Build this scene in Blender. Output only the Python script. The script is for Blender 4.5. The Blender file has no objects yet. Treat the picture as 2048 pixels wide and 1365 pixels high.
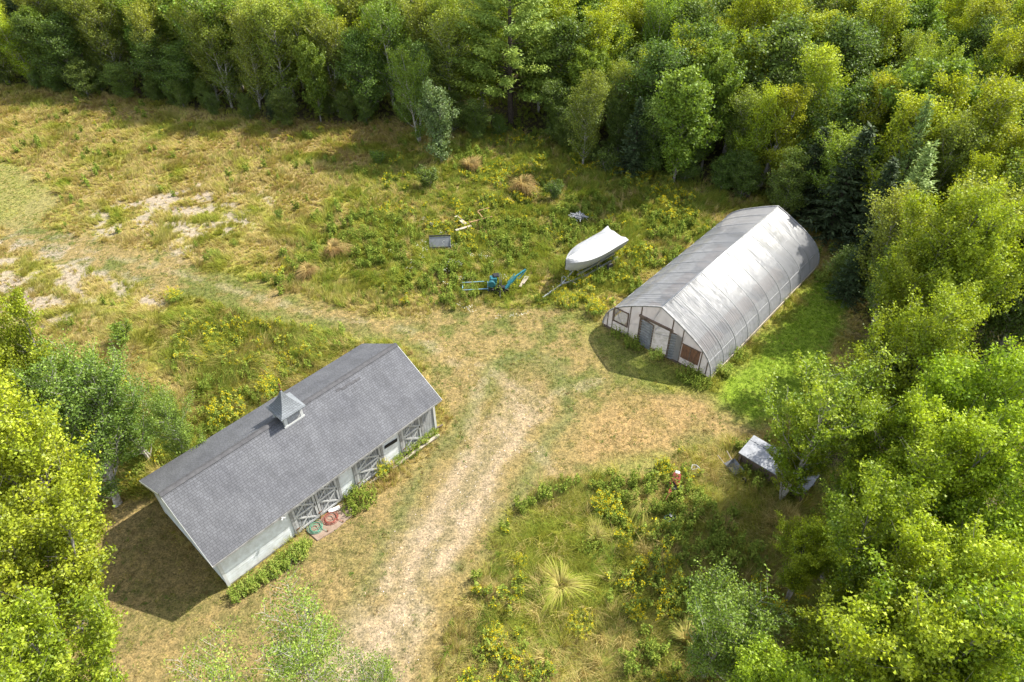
import bpy, math, random
import numpy as np
from mathutils import Vector, Matrix
R_ = math.radians
sc = bpy.context.scene
# ---------------------------------------------------------------- camera
FPX, PITCH, ROLL, CAMH = 1380.0, 0.7131, -0.0075, 28.0
cam_d = bpy.data.cameras.new('camera'); cam = bpy.data.objects.new('camera', cam_d)
sc.collection.objects.link(cam); sc.camera = cam
cam_d.sensor_width = 36.0; cam_d.lens = FPX / 2048 * 36.0
cam_d.clip_start = 0.1; cam_d.clip_end = 3000
cam.location = (0, 0, CAMH)
_cp, _sp = math.cos(PITCH), math.sin(PITCH)
_fw = np.array([0, _cp, -_sp]); _rt = np.array([1., 0, 0]); _up = np.array([0, _sp, _cp])
_r2 = math.cos(ROLL) * _rt + math.sin(ROLL) * _up; _u2 = -math.sin(ROLL) * _rt + math.cos(ROLL) * _up
cam.rotation_mode = 'QUATERNION'
cam.rotation_quaternion = Matrix(((_r2[0], _u2[0], -_fw[0]), (_r2[1], _u2[1], -_fw[1]), (_r2[2], _u2[2], -_fw[2]))).to_quaternion()
# ---------------------------------------------------------------- sky, sun, exposure
SAZ, SEL = R_(29.8), R_(46.0)          # direction to the sun: from +X towards +Y, height
world = bpy.data.worlds.new('World'); sc.world = world; world.use_nodes = True
nt = world.node_tree; bg = nt.nodes['Background']
sky = nt.nodes.new('ShaderNodeTexSky'); sky.sky_type = 'NISHITA'; sky.sun_disc = False
sky.sun_elevation = SEL; sky.sun_rotation = math.pi / 2 - SAZ
whs = nt.nodes.new('ShaderNodeHueSaturation'); whs.inputs['Saturation'].default_value = .45
nt.links.new(sky.outputs[0], whs.inputs['Color']); nt.links.new(whs.outputs[0], bg.inputs[0]); bg.inputs[1].default_value = 0.15
sl = bpy.data.lights.new('sun', 'SUN'); sl.energy = 4.0; sl.angle = R_(0.53); sl.color = (1.0, 0.95, 0.84)
so = bpy.data.objects.new('sun', sl); sc.collection.objects.link(so)
SDIR = Vector((math.cos(SAZ) * math.cos(SEL), math.sin(SAZ) * math.cos(SEL), math.sin(SEL)))
so.rotation_mode = 'QUATERNION'; so.rotation_quaternion = SDIR.to_track_quat('Z', 'Y')
sc.view_settings.view_transform = 'Standard'; sc.view_settings.look = 'None'
sc.view_settings.exposure = 1.36; sc.view_settings.gamma = 1.0; sc.view_settings.use_curve_mapping = False
sc.cycles.max_bounces = 8; sc.cycles.transparent_max_bounces = 12
sc.cycles.diffuse_bounces = 4; sc.cycles.transmission_bounces = 6

# ---------------------------------------------------------------- helpers
def px(u, v, z=0.):                     # ground (or height z) position seen at a point of the photograph
    d = _fw + _r2 * (u - 1024) / FPX - _u2 * (v - 682.5) / FPX
    t = (z - CAMH) / d[2]
    return np.array([d[0] * t, d[1] * t])
def proj(x, y, z):
    P = np.stack([x, y, z - CAMH + 0 * x], -1); d = P @ _fw
    return 1024 + FPX * (P @ _r2) / d, 682.5 - FPX * (P @ _u2) / d
def link(o): sc.collection.objects.link(o); return o
def tag(o, label=None, cat=None, group=None, kind=None):
    if label: o['label'] = label
    if cat: o['category'] = cat
    if group: o['group'] = group
    if kind: o['kind'] = kind
    return o
def empty(name, loc, rz=0., label=None, cat=None, group=None):
    o = link(bpy.data.objects.new(name, None)); o.location = loc; o.rotation_euler = (0, 0, rz)
    o.empty_display_size = .3
    return tag(o, label, cat, group)
def fmesh(name, V, F, m=None, col=None, uv=None, smooth=False):
    V = np.asarray(V, np.float32); F = np.asarray(F, np.int32); k = F.shape[1]
    me = bpy.data.meshes.new(name)
    me.vertices.add(len(V)); me.vertices.foreach_set('co', V.ravel())
    me.loops.add(F.size); me.loops.foreach_set('vertex_index', F.ravel())
    me.polygons.add(len(F)); me.polygons.foreach_set('loop_start', np.arange(0, F.size, k, dtype=np.int32))
    me.polygons.foreach_set('loop_total', np.full(len(F), k, np.int32))
    if smooth: me.polygons.foreach_set('use_smooth', np.ones(len(F), bool))
    me.update(calc_edges=True)
    if col is not None:
        c = np.ones((len(V), 4), np.float32); c[:, :3] = col
        a = me.color_attributes.new('Col', 'FLOAT_COLOR', 'POINT'); a.data.foreach_set('color', c.ravel())
    if uv is not None:
        l = me.uv_layers.new(name='UVMap'); l.data.foreach_set('uv', np.asarray(uv, np.float32)[F.ravel()].ravel())
    if m: me.materials.append(m)
    return me
def mobj(name, me, parent=None, loc=None):
    o = link(bpy.data.objects.new(name, me))
    if parent: o.parent = parent
    if loc is not None: o.location = loc
    return o
class MB:
    def __init__(s): s.v = []; s.f = []
    def add(s, V, F):
        n = len(s.v); s.v += [tuple(map(float, p)) for p in V]; s.f += [tuple(i + n for i in f) for f in F]; return s
    def box(s, c, d, rot=None):
        V = [Vector((sx * d[0] / 2, sy * d[1] / 2, sz * d[2] / 2)) for sz in (-1, 1) for sy in (-1, 1) for sx in (-1, 1)]
        if rot is not None: V = [rot @ p for p in V]
        return s.add([p + Vector(c) for p in V], [(0, 2, 3, 1), (4, 5, 7, 6), (0, 1, 5, 4), (2, 6, 7, 3), (0, 4, 6, 2), (1, 3, 7, 5)])
    def bar(s, a, b, w, h, up=(0, 0, 1)):
        a, b = Vector(a), Vector(b); x = (b - a); L = x.length; x.normalize(); u = Vector(up)
        y = u.cross(x)
        if y.length < 1e-4: y = Vector((0, 1, 0)).cross(x)
        y.normalize(); z = x.cross(y)
        return s.box((a + b) / 2, (L, w, h), Matrix((x, y, z)).transposed())
    def tube(s, pts, r, n=6, cap=True, close=False):
        P = [Vector(p) for p in pts]; k = len(P); rr = r if hasattr(r, '__len__') else [r] * k
        V = []; nx = None
        for i in range(k):
            t = (P[(i + 1) % k] - P[i - 1]) if close else (P[min(i + 1, k - 1)] - P[max(i - 1, 0)])
            t.normalize()
            if nx is None: nx = t.orthogonal().normalized()
            else:
                nx = nx - t * nx.dot(t)
                nx = nx.normalized() if nx.length > 1e-5 else t.orthogonal().normalized()
            ny = t.cross(nx)
            V += [P[i] + (nx * math.cos(2 * math.pi * j / n) + ny * math.sin(2 * math.pi * j / n)) * rr[i] for j in range(n)]
        F = []
        for i in range(k if close else k - 1):
            i2 = (i + 1) % k
            F += [(i * n + j, i * n + (j + 1) % n, i2 * n + (j + 1) % n, i2 * n + j) for j in range(n)]
        if cap and not close: F += [tuple(range(n))[::-1], tuple(range((k - 1) * n, k * n))]
        return s.add(V, F)
    def lathe(s, c, prof, n=16, axis='z'):
        V = []
        for r, z in prof:
            for j in range(n):
                a = 2 * math.pi * j / n; p = (r * math.cos(a), r * math.sin(a), z)
                if axis == 'y': p = (p[0], p[2], p[1])
                if axis == 'x': p = (p[2], p[0], p[1])
                V.append((p[0] + c[0], p[1] + c[1], p[2] + c[2]))
        F = []
        for i in range(len(prof) - 1): F += [(i * n + j, i * n + (j + 1) % n, (i + 1) * n + (j + 1) % n, (i + 1) * n + j) for j in range(n)]
        F += [tuple(range(n)), tuple(range((len(prof) - 1) * n, len(prof) * n))]
        return s.add(V, F)
    def build(s, name, m, parent=None, smooth=False, uv=None, bevel=0):
        me = bpy.data.meshes.new(name); me.from_pydata(s.v, [], s.f); me.materials.append(m)
        if smooth: me.polygons.foreach_set('use_smooth', [True] * len(me.polygons))
        if uv:
            l = me.uv_layers.new(name='UVMap')
            for lp in me.loops: l.data[lp.index].uv = uv(me.vertices[lp.vertex_index].co)
        me.update(); o = mobj(name, me, parent)
        if bevel:
            b = o.modifiers.new('bevel', 'BEVEL'); b.width = bevel; b.segments = 1; b.limit_method = 'ANGLE'
        return o
def copy_tree(o, parent=None):
    c = o.copy(); sc.collection.objects.link(c)
    if parent: c.parent = parent
    for ch in [k for k in o.children]: copy_tree(ch, c)
    return c
# noise in python (for the lie of the land and the vegetation)
_tab = np.random.RandomState(7).rand(8, 256, 256)
def vnoise(x, y, s=0):
    x = np.asarray(x, float) + 1000.; y = np.asarray(y, float) + 1000.
    xi = np.floor(x).astype(int); yi = np.floor(y).astype(int); fx = x - xi; fy = y - yi
    fx = fx * fx * (3 - 2 * fx); fy = fy * fy * (3 - 2 * fy); T = _tab[s % 8]
    a = T[xi & 255, yi & 255]; b = T[(xi + 1) & 255, yi & 255]; c = T[xi & 255, (yi + 1) & 255]; d = T[(xi + 1) & 255, (yi + 1) & 255]
    return (a * (1 - fx) + b * fx) * (1 - fy) + (c * (1 - fx) + d * fx) * fy
def fbm(x, y, sc_, o=4, s=0):
    r = 0; a = .5; f = 1. / sc_; n = 0
    for i in range(o): r = r + a * vnoise(x * f + 17.3 * i, y * f + 5.1 * i, s + i); n += a; a *= .5; f *= 2.03
    return r / n
def sstep(a, b, x): t = np.clip((x - a) / (b - a), 0, 1); return t * t * (3 - 2 * t)
def sdist(x, y, poly):                  # signed distance, positive inside
    P = np.asarray(poly, float); n = len(P); d = np.full(x.shape, 1e9); ins = np.zeros(x.shape, bool)
    for i in range(n):
        ax, ay = P[i]; bx, by = P[(i + 1) % n]; ex, ey = bx - ax, by - ay
        t = np.clip(((x - ax) * ex + (y - ay) * ey) / (ex * ex + ey * ey + 1e-12), 0, 1)
        d = np.minimum(d, (x - ax - t * ex) ** 2 + (y - ay - t * ey) ** 2)
        c = ((ay > y) != (by > y)) & (x < (bx - ax) * (y - ay) / (by - ay + 1e-12) + ax); ins ^= c
    d = np.sqrt(d); return np.where(ins, d, -d)
def pline(x, y, pts):
    d = np.full(x.shape, 1e9)
    for (ax, ay), (bx, by) in zip(pts[:-1], pts[1:]):
        ex, ey = bx - ax, by - ay; t = np.clip(((x - ax) * ex + (y - ay) * ey) / (ex * ex + ey * ey), 0, 1)
        d = np.minimum(d, (x - ax - t * ex) ** 2 + (y - ay - t * ey) ** 2)
    return np.sqrt(d)
W = lambda L: [tuple(px(u, v)) for u, v in L]

# ---------------------------------------------------------------- zones of the ground
Z = dict(
 gravel=W([(600, 1420), (675, 1300), (770, 1160), (835, 1040), (890, 940), (950, 865), (1000, 815), (1040, 785), (1068, 800), (1080, 850), (1050, 910), (1012, 975), (965, 1045), (912, 1130), (862, 1230), (795, 1365), (770, 1420)]),
 mown=W([(0, 440), (150, 470), (330, 510), (470, 560), (620, 600), (760, 640), (900, 625), (1100, 615), (1170, 640), (1240, 720), (1330, 770), (1430, 790), (1560, 850), (1480, 880), (1250, 940), (1150, 960), (1040, 1010), (1000, 1080), (940, 1180), (880, 1300), (850, 1420), (600, 1420), (480, 1250), (470, 1180), (560, 1110), (720, 1020), (880, 900), (890, 800), (800, 690), (690, 672), (560, 645), (430, 612), (260, 565), (120, 522), (0, 488)]),
 yard=W([(150, 1420), (150, 1150), (240, 1010), (310, 1000), (455, 1175), (600, 1180), (620, 1420)]),
 lawn=W([(1430, 775), (1470, 730), (1560, 640), (1640, 555), (1700, 570), (1700, 650), (1650, 740), (1570, 840), (1510, 860), (1450, 820)]),
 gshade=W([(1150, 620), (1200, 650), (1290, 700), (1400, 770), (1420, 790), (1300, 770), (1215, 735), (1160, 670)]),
 sand1=W([(150, 470), (200, 415), (300, 375), (420, 370), (520, 400), (500, 450), (400, 500), (330, 485), (240, 470)]),
 sand2=W([(-60, 480), (60, 490), (150, 530), (290, 560), (300, 600), (200, 600), (130, 620), (90, 665), (-60, 680), (-60, 560)]),
 mownl=W([(-60, 300), (60, 345), (130, 400), (90, 430), (60, 455), (-60, 470)]),
 dry=W([(1150, 900), (1200, 820), (1290, 780), (1400, 800), (1440, 860), (1370, 905), (1220, 940)]),
 gold=W([(560, 560), (700, 400), (800, 300), (1000, 250), (1250, 310), (1500, 380), (1430, 440), (1200, 600), (1050, 600), (850, 590), (700, 590)]),
 tallr=W([(1000, 1030), (1100, 970), (1250, 940), (1350, 900), (1480, 870), (1620, 900), (1750, 1100), (1700, 1420), (850, 1420), (950, 1160)]),
 behind=W([(420, 850), (340, 700), (340, 650), (460, 600), (620, 650), (760, 680), (700, 700), (540, 790), (400, 890), (280, 960), (230, 1000), (60, 1010), (-60, 1000), (-60, 740), (250, 760)]),
)
EDGE = W([(-260, 150), (0, 172), (250, 196), (480, 238), (680, 246), (800, 240), (870, 262), (960, 270), (1080, 285), (1180, 318), (1270, 345), (1420, 385), (1530, 400), (1640, 450), (1700, 540), (1715, 640), (1680, 740), (1620, 850), (1600, 960), (1640, 1120), (1600, 1365), (1640, 1600)])
FOREST = EDGE + [(32., 4.), (75., 40.), (110., 130.), (-120., 130.), (-110., 80.)]
CL = W([(690, 1480), (735, 1400), (795, 1290), (862, 1130), (918, 1010), (968, 920), (1015, 850), (1045, 800), (1052, 765)])
TRK = [W([(1120, 960), (1045, 870), (1040, 800), (1000, 750), (930, 720)]), W([(1200, 760), (1110, 790), (1060, 860), (960, 1000), (800, 1250), (720, 1400)]),
       W([(0, 465), (300, 530), (620, 625), (820, 660), (960, 760), (940, 880), (820, 1080), (650, 1400)])]
def zones(x, y):
    x = np.asarray(x, float); y = np.asarray(y, float)
    n1 = fbm(x, y, 2.2, 4, 1) - .5; n2 = fbm(x, y, .7, 3, 3) - .5; z = {}
    def m(k, f, na=1.6): return sstep(-f, f, sdist(x, y, Z[k]) + na * n1 + na * .5 * n2)
    z['gravel'] = m('gravel', .9, 2.6) * (1 - .45 * sstep(20, 30, y)); z['mown'] = np.maximum(m('mown', .5, 1.5), m('yard', .6, 1.2)); z['lawn'] = m('lawn', .8)
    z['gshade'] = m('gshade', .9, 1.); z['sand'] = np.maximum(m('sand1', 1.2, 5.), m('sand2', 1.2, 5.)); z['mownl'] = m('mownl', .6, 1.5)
    z['dry'] = m('dry', 1.0, 2.5); z['gold'] = m('gold', 2.5, 5.); z['tallr'] = m('tallr', .6, 2.); z['behind'] = m('behind', .6, 2.)
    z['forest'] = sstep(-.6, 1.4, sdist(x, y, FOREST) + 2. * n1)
    t = np.minimum.reduce([pline(x, y, p) for p in TRK]); z['track'] = (1 - sstep(.15, .5, t + .5 * n2)) * z['mown']
    z['mow'] = np.maximum.reduce([z['mown'], z['lawn'], z['mownl'], z['gshade']])
    z['cd'] = pline(x, y, CL); z['gravel'] = z['gravel'] * (1 - sstep(19, 24, y) * sstep(.9, 1.7, z['cd'] + 1.2 * n2)); z['big'] = fbm(x, y, 9., 3, 2); z['mid'] = fbm(x, y, 2.4, 4, 4); z['fine'] = fbm(x, y, .8, 3, 5)
    return z
C = lambda *a: np.array(a)
STRAW, OLIVE, GREEN, BROWN = C(.27, .215, .085), C(.20, .19, .04), C(.12, .165, .03), C(.25, .16, .065)
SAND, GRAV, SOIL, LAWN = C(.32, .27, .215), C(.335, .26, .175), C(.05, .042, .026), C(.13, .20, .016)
def mix(a, b, t): t = np.asarray(t)[:, None]; return a * (1 - t) + b * t
def gcolor(x, y, z):
    c = np.tile(STRAW * .8, (len(x), 1))
    c = mix(c, OLIVE, sstep(.40, .60, z['mid'])); c = mix(c, BROWN, sstep(.54, .72, z['big'] * .5 + z['fine'] * .5) * .7)
    c = mix(c, GREEN, z['gold'] * sstep(.42, .6, z['fine']) * .6)
    mw = mix(np.tile(C(.195, .150, .062), (len(x), 1)), C(.105, .115, .032), sstep(.44, .62, z['mid'] * .5 + z['fine'] * .5))
    mw = mix(mw, C(.195, .145, .065), sstep(.5, .65, z['big']) * .6)
    c = mix(c, mw, z['mown']); c = mix(c, C(.17, .17, .06), z['mownl'] * .6)
    c = mix(c, C(.28, .185, .085), z['dry'] * .55)
    c = mix(c, C(.12, .135, .035), z['behind'] * .8); c = mix(c, C(.15, .17, .04), z['tallr'] * .7)
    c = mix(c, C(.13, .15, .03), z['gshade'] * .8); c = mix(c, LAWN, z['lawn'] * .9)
    c = mix(c, SAND * (.85), z['sand'] * sstep(.44, .60, z['fine']) * .85); nn = z['fine'] * .6 + z['mid'] * .4; rut = np.exp(-((z['cd'] - .8 + .5 * (z['fine'] - .5)) / .42) ** 2); c = mix(c, C(.115, .125, .045), np.exp(-((z['cd'] - 2.35 + 1.2 * (z['mid'] - .5)) / .5) ** 2) * (1 - z['gravel']) * z['mown'] * .75)
    c = mix(c, mix(np.tile(C(.16, .135, .07), (len(x), 1)), GRAV * .86, np.clip(.12 + .75 * rut + .55 * sstep(.5, .6, nn), 0, 1)), z['gravel'] * .92)
    c = mix(c, GRAV * .95, z['track'] * .35 * sstep(.38, .56, z['fine']))
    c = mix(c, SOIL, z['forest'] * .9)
    return c
# ---------------------------------------------------------------- materials
def newmat(name):
    m = bpy.data.materials.new(name); m.use_nodes = True; n = m.node_tree; n.nodes.clear()
    out = n.nodes.new('ShaderNodeOutputMaterial'); return m, n, out
def N(n, t, **k):
    o = n.nodes.new(t)
    for a, b in k.items(): setattr(o, a, b)
    return o
def ramp(n, stops):
    r = n.nodes.new('ShaderNodeValToRGB'); e = r.color_ramp.elements
    while len(e) < len(stops): e.new(.5)
    for q, (p, c) in zip(e, stops): q.position = p; q.color = (*c, 1) if len(c) == 3 else c
    return r
def mul(n, a, b, f=1.):
    m = N(n, 'ShaderNodeMix', data_type='RGBA', blend_type='MULTIPLY'); m.inputs[0].default_value = f
    n.links.new(a, m.inputs[6])
    if hasattr(b, 'links') or hasattr(b, 'node'): n.links.new(b, m.inputs[7])
    else: m.inputs[7].default_value = (*b, 1)
    return m.outputs[2]
def noise(n, scale, det=4, rough=.6, vec=None, dist=0.):
    t = N(n, 'ShaderNodeTexNoise'); t.inputs['Scale'].default_value = scale; t.inputs['Detail'].default_value = det
    t.inputs['Roughness'].default_value = rough; t.inputs['Distortion'].default_value = dist
    if vec is not None: n.links.new(vec, t.inputs['Vector'])
    return t
def stuffmat(name, c, rough=.7, metal=0., var=.25, scale=6., bump=.2, c2=None, stretch=(1, 1, 1), spec=.3):
    """painted, wooden or metal surface: two tones broken up by noise, with bump"""
    m, n, out = newmat(name); b = N(n, 'ShaderNodeBsdfPrincipled'); tc = N(n, 'ShaderNodeTexCoord')
    mp = N(n, 'ShaderNodeMapping'); mp.inputs['Scale'].default_value = stretch; n.links.new(tc.outputs['Object'], mp.inputs[0])
    t = noise(n, scale, 6, .65, mp.outputs[0]); c2 = c2 or tuple(k * (1 - var * 1.6) for k in c)
    r = ramp(n, [(.32, c2), (.62, c)]); n.links.new(t.outputs[0], r.inputs[0])
    t2 = noise(n, scale * 9, 3, .6, mp.outputs[0]); r2 = ramp(n, [(.3, (1 - var,) * 3), (.7, (1, 1, 1))]); n.links.new(t2.outputs[0], r2.inputs[0])
    n.links.new(mul(n, r.outputs[0], r2.outputs[0]), b.inputs['Base Color'])
    b.inputs['Roughness'].default_value = rough; b.inputs['Metallic'].default_value = metal; b.inputs['Specular IOR Level'].default_value = spec
    if bump:
        bp = N(n, 'ShaderNodeBump'); bp.inputs['Strength'].default_value = bump; bp.inputs['Distance'].default_value = .01
        n.links.new(t2.outputs[0], bp.inputs['Height']); n.links.new(bp.outputs[0], b.inputs['Normal'])
    n.links.new(b.outputs[0], out.inputs[0]); return m
def leafmat(name, tr=.4, tint=(1.2, 1.12, .5), rnd=.35, gloss=.02, hue=.012, sat=1.0):
    m, n, out = newmat(name); a = N(n, 'ShaderNodeAttribute', attribute_name='Col'); oi = N(n, 'ShaderNodeObjectInfo')
    hs = N(n, 'ShaderNodeHueSaturation'); hs.inputs['Saturation'].default_value = sat; n.links.new(a.outputs['Color'], hs.inputs['Color'])
    mr = N(n, 'ShaderNodeMapRange'); mr.inputs['To Min'].default_value = 1 - rnd / 2; mr.inputs['To Max'].default_value = 1 + rnd / 2
    n.links.new(oi.outputs['Random'], mr.inputs[0]); n.links.new(mr.outputs[0], hs.inputs['Value'])
    ms = N(n, 'ShaderNodeMath', operation='MULTIPLY'); ms.inputs[1].default_value = 7.13; fr = N(n, 'ShaderNodeMath', operation='FRACT')
    n.links.new(oi.outputs['Random'], ms.inputs[0]); n.links.new(ms.outputs[0], fr.inputs[0])
    mh = N(n, 'ShaderNodeMapRange'); mh.inputs['To Min'].default_value = .5 - hue; mh.inputs['To Max'].default_value = .5 + hue
    n.links.new(fr.outputs[0], mh.inputs[0]); n.links.new(mh.outputs[0], hs.inputs['Hue'])
    d = N(n, 'ShaderNodeBsdfDiffuse'); t = N(n, 'ShaderNodeBsdfTranslucent'); g = N(n, 'ShaderNodeBsdfGlossy'); g.inputs['Roughness'].default_value = .5
    g.inputs['Color'].default_value = (.9, .95, .9, 1)
    n.links.new(hs.outputs[0], d.inputs[0]); n.links.new(mul(n, hs.outputs[0], tint), t.inputs[0])
    mx = N(n, 'ShaderNodeMixShader'); mx.inputs[0].default_value = tr; n.links.new(d.outputs[0], mx.inputs[1]); n.links.new(t.outputs[0], mx.inputs[2])
    m2 = N(n, 'ShaderNodeMixShader'); m2.inputs[0].default_value = gloss; n.links.new(mx.outputs[0], m2.inputs[1]); n.links.new(g.outputs[0], m2.inputs[2])
    n.links.new(m2.outputs[0], out.inputs[0]); return m
M = {}
def ground_mat(name, gravelly=0.):
    m, n, out = newmat(name); b = N(n, 'ShaderNodeBsdfPrincipled'); b.inputs['Roughness'].default_value = .95; b.inputs['Specular IOR Level'].default_value = .1
    a = N(n, 'ShaderNodeAttribute', attribute_name='Col'); tc = N(n, 'ShaderNodeTexCoord'); v = tc.outputs['Object']
    t = noise(n, 3.2, 8, .72, v); r = ramp(n, [(.32, (.5, .54, .46)), (.48, (1, 1, 1)), (.66, (1.5, 1.42, 1.32))]); n.links.new(t.outputs[0], r.inputs[0])
    t3 = noise(n, 11, 6, .75, v); r3 = ramp(n, [(.36, (.42, .43, .4)), (.5, (1, 1, 1)), (.64, (1.6, 1.55, 1.5))]); n.links.new(t3.outputs[0], r3.inputs[0])
    t4 = noise(n, 60, 3, .7, v); r4 = ramp(n, [(.38, (.5, .5, .5)), (.52, (1, 1, 1)), (.64, (1.5, 1.5, 1.5))]); n.links.new(t4.outputs[0], r4.inputs[0])
    c = mul(n, mul(n, mul(n, a.outputs['Color'], r.outputs[0]), r3.outputs[0], .9), r4.outputs[0], .9)
    n.links.new(c, b.inputs['Base Color'])
    bp = N(n, 'ShaderNodeBump'); bp.inputs['Strength'].default_value = .5; bp.inputs['Distance'].default_value = .04; n.links.new(t3.outputs[0], bp.inputs['Height'])
    n.links.new(bp.outputs[0], b.inputs['Normal']); n.links.new(b.outputs[0], out.inputs[0]); return m
M['ground'] = ground_mat('meadow_soil')
M['leaf'] = leafmat('broad_leaves', .36, (1.15, 1.12, .5), sat=1.03); M['needle'] = leafmat('needles', .2, (1.1, 1.1, .7), .3, .02, .01)
M['grass'] = leafmat('grass_blades', .35, (1.1, 1.05, .7), 0., .0, 0.); M['petal'] = leafmat('flower_heads', .3, (1, 1, .8), 0., .0, 0.)
M['bark'] = stuffmat('grey_bark', (.34, .31, .27), .9, var=.4, scale=5, bump=.6, c2=(.13, .115, .095), stretch=(1, 1, .4))
M['birchbark'] = stuffmat('pale_birch_bark', (.62, .58, .52), .8, var=.3, scale=4, bump=.3, c2=(.16, .14, .12), stretch=(1, 1, 3))
M['darkbark'] = stuffmat('dark_bark', (.13, .1, .075), .95, var=.4, scale=5, bump=.6)
M['white'] = stuffmat('white_paint', (.70, .73, .75), .6, var=.1, scale=2.5, bump=.05, c2=(.50, .51, .50))
M['trim'] = stuffmat('white_trim', (.58, .59, .59), .6, var=.15, scale=5, bump=.1, c2=(.55, .55, .53))
M['greyboard'] = stuffmat('weathered_door_board', (.40, .41, .415), .85, var=.35, scale=3, bump=.4, c2=(.13, .13, .135), stretch=(5, 5, .6))
M['greyframe'] = stuffmat('weathered_frame_board', (.38, .38, .38), .85, var=.3, scale=4, bump=.4, c2=(.20, .195, .19))
M['brace'] = stuffmat('pale_weathered_brace', (.52, .525, .52), .85, var=.25, scale=4, bump=.3, c2=(.34, .34, .335))
M['oldwood'] = stuffmat('old_brown_wood', (.20, .145, .11), .9, var=.35, scale=4, bump=.5, c2=(.085, .065, .055))
M['ply'] = stuffmat('weathered_plywood', (.27, .135, .075), .85, var=.35, scale=2.2, bump=.4, c2=(.10, .06, .045), stretch=(1, 4, 1))
M['dark'] = stuffmat('hole_shade_black', (.03, .028, .025), .95, bump=0)  # near-black: the shade inside a hole put into the colour
M['gal'] = stuffmat('galvanised_steel', (.50, .51, .52), .45, .7, .2, 8, .05)
M['steel'] = stuffmat('dull_steel_tube', (.35, .355, .36), .5, .3, .2, 8, .05)
M['alum'] = stuffmat('grey_sheet_metal', (.30, .31, .34), .55, .2, .3, 3, .15, c2=(.16, .17, .19))
M['pale'] = stuffmat('bleached_lumber', (.48, .42, .34), .85, var=.25, scale=3, bump=.3, c2=(.30, .25, .19), stretch=(.5, 4, 4))
M['brownlumber'] = stuffmat('brown_lumber', (.42, .26, .13), .85, var=.3, scale=3, bump=.3)
M['teal'] = stuffmat('teal_paint', (.02, .20, .25), .5, var=.4, scale=8, bump=.05, spec=.5)
M['blue'] = stuffmat('faded_blue_paint', (.16, .38, .52), .5, var=.3, scale=8, bump=.05, c2=(.30, .36, .38))
M['black'] = stuffmat('black_rubber', (.025, .025, .028), .6, var=.3, scale=10, bump=.1)
M['red'] = stuffmat('red_paint', (.38, .05, .025), .6, var=.4, scale=8, bump=.05, spec=.5)
M['greenp'] = stuffmat('green_paint', (.10, .19, .12), .5, var=.3, scale=8, bump=.05)
M['concrete'] = stuffmat('stained_paving', (.32, .24, .185), .9, var=.3, scale=3, bump=.3, c2=(.24, .165, .12))
M['hosered'] = stuffmat('red_rubber', (.34, .085, .06), .5, var=.2, scale=10, bump=0)
M['hosegreen'] = stuffmat('green_vinyl', (.10, .34, .235), .45, var=.2, scale=10, bump=0)
M['tub'] = stuffmat('grey_plastic', (.22, .23, .235), .6, var=.2, scale=4, bump=.1)
M['rust'] = stuffmat('rusty_steel', (.22, .09, .045), .8, .2, .35, 8, .3)
M['wrap'] = stuffmat('white_shrink_wrap', (.40, .405, .415), .4, var=.10, scale=2.2, bump=.35, c2=(.31, .315, .33))
M['hull'] = stuffmat('white_hull', (.55, .55, .54), .35, var=.1, scale=3, bump=.03)
M['floor'] = stuffmat('grey_weed_cloth', (.30, .29, .28), .9, var=.3, scale=3, bump=.3, c2=(.19, .19, .16))
def shingle_mat(name, tabw=.18, course=.115, tone=(.108, .110, .121)):
    m, n, out = newmat(name); b = N(n, 'ShaderNodeBsdfPrincipled'); b.inputs['Roughness'].default_value = .86; b.inputs['Specular IOR Level'].default_value = .35
    uv = N(n, 'ShaderNodeUVMap'); br = N(n, 'ShaderNodeTexBrick'); n.links.new(uv.outputs[0], br.inputs['Vector'])
    br.offset = .37; br.offset_frequency = 3; br.squash = .8; br.squash_frequency = 2; br.inputs['Color1'].default_value = (*[k * .88 for k in tone], 1); br.inputs['Color2'].default_value = (*[k * 1.1 for k in tone], 1)
    br.inputs['Mortar'].default_value = (*[k * .5 for k in tone], 1); br.inputs['Scale'].default_value = 1.
    br.inputs['Mortar Size'].default_value = .0095; br.inputs['Mortar Smooth'].default_value = .3; br.inputs['Brick Width'].default_value = tabw; br.inputs['Row Height'].default_value = course
    t = noise(n, .55, 5, .6, uv.outputs[0]); r = ramp(n, [(.3, (.82, .82, .84)), (.7, (1.16, 1.16, 1.15))]); n.links.new(t.outputs[0], r.inputs[0])
    mp = N(n, 'ShaderNodeMapping'); mp.inputs['Scale'].default_value = (.9, .25, 1); n.links.new(uv.outputs[0], mp.inputs[0])
    t1 = noise(n, 2.2, 5, .6, mp.outputs[0]); r1 = ramp(n, [(.35, (.87, .87, .87)), (.65, (1.1, 1.1, 1.1))]); n.links.new(t1.outputs[0], r1.inputs[0])
    t2 = noise(n, 45, 3, .7, uv.outputs[0]); r2 = ramp(n, [(.3, (.75, .75, .75)), (.7, (1.25, 1.25, 1.25))]); n.links.new(t2.outputs[0], r2.inputs[0])
    c = mul(n, mul(n, mul(n, br.outputs['Color'], r.outputs[0]), r1.outputs[0]), r2.outputs[0])
    n.links.new(c, b.inputs['Base Color'])
    bp = N(n, 'ShaderNodeBump'); bp.inputs['Strength'].default_value = .6; bp.inputs['Distance'].default_value = .008; bp.invert = True
    n.links.new(br.outputs['Fac'], bp.inputs['Height']); n.links.new(bp.outputs[0], b.inputs['Normal']); n.links.new(b.outputs[0], out.inputs[0]); return m
M['shingle'] = shingle_mat('grey_shingles'); M['cupshingle'] = shingle_mat('cupola_shingles', .12, .1, (.19, .205, .22))
M['ridge'] = stuffmat('ridge_cap_shingle', (.105, .104, .11), .9, var=.3, scale=5, bump=.3, c2=(.065, .064, .07))
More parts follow.
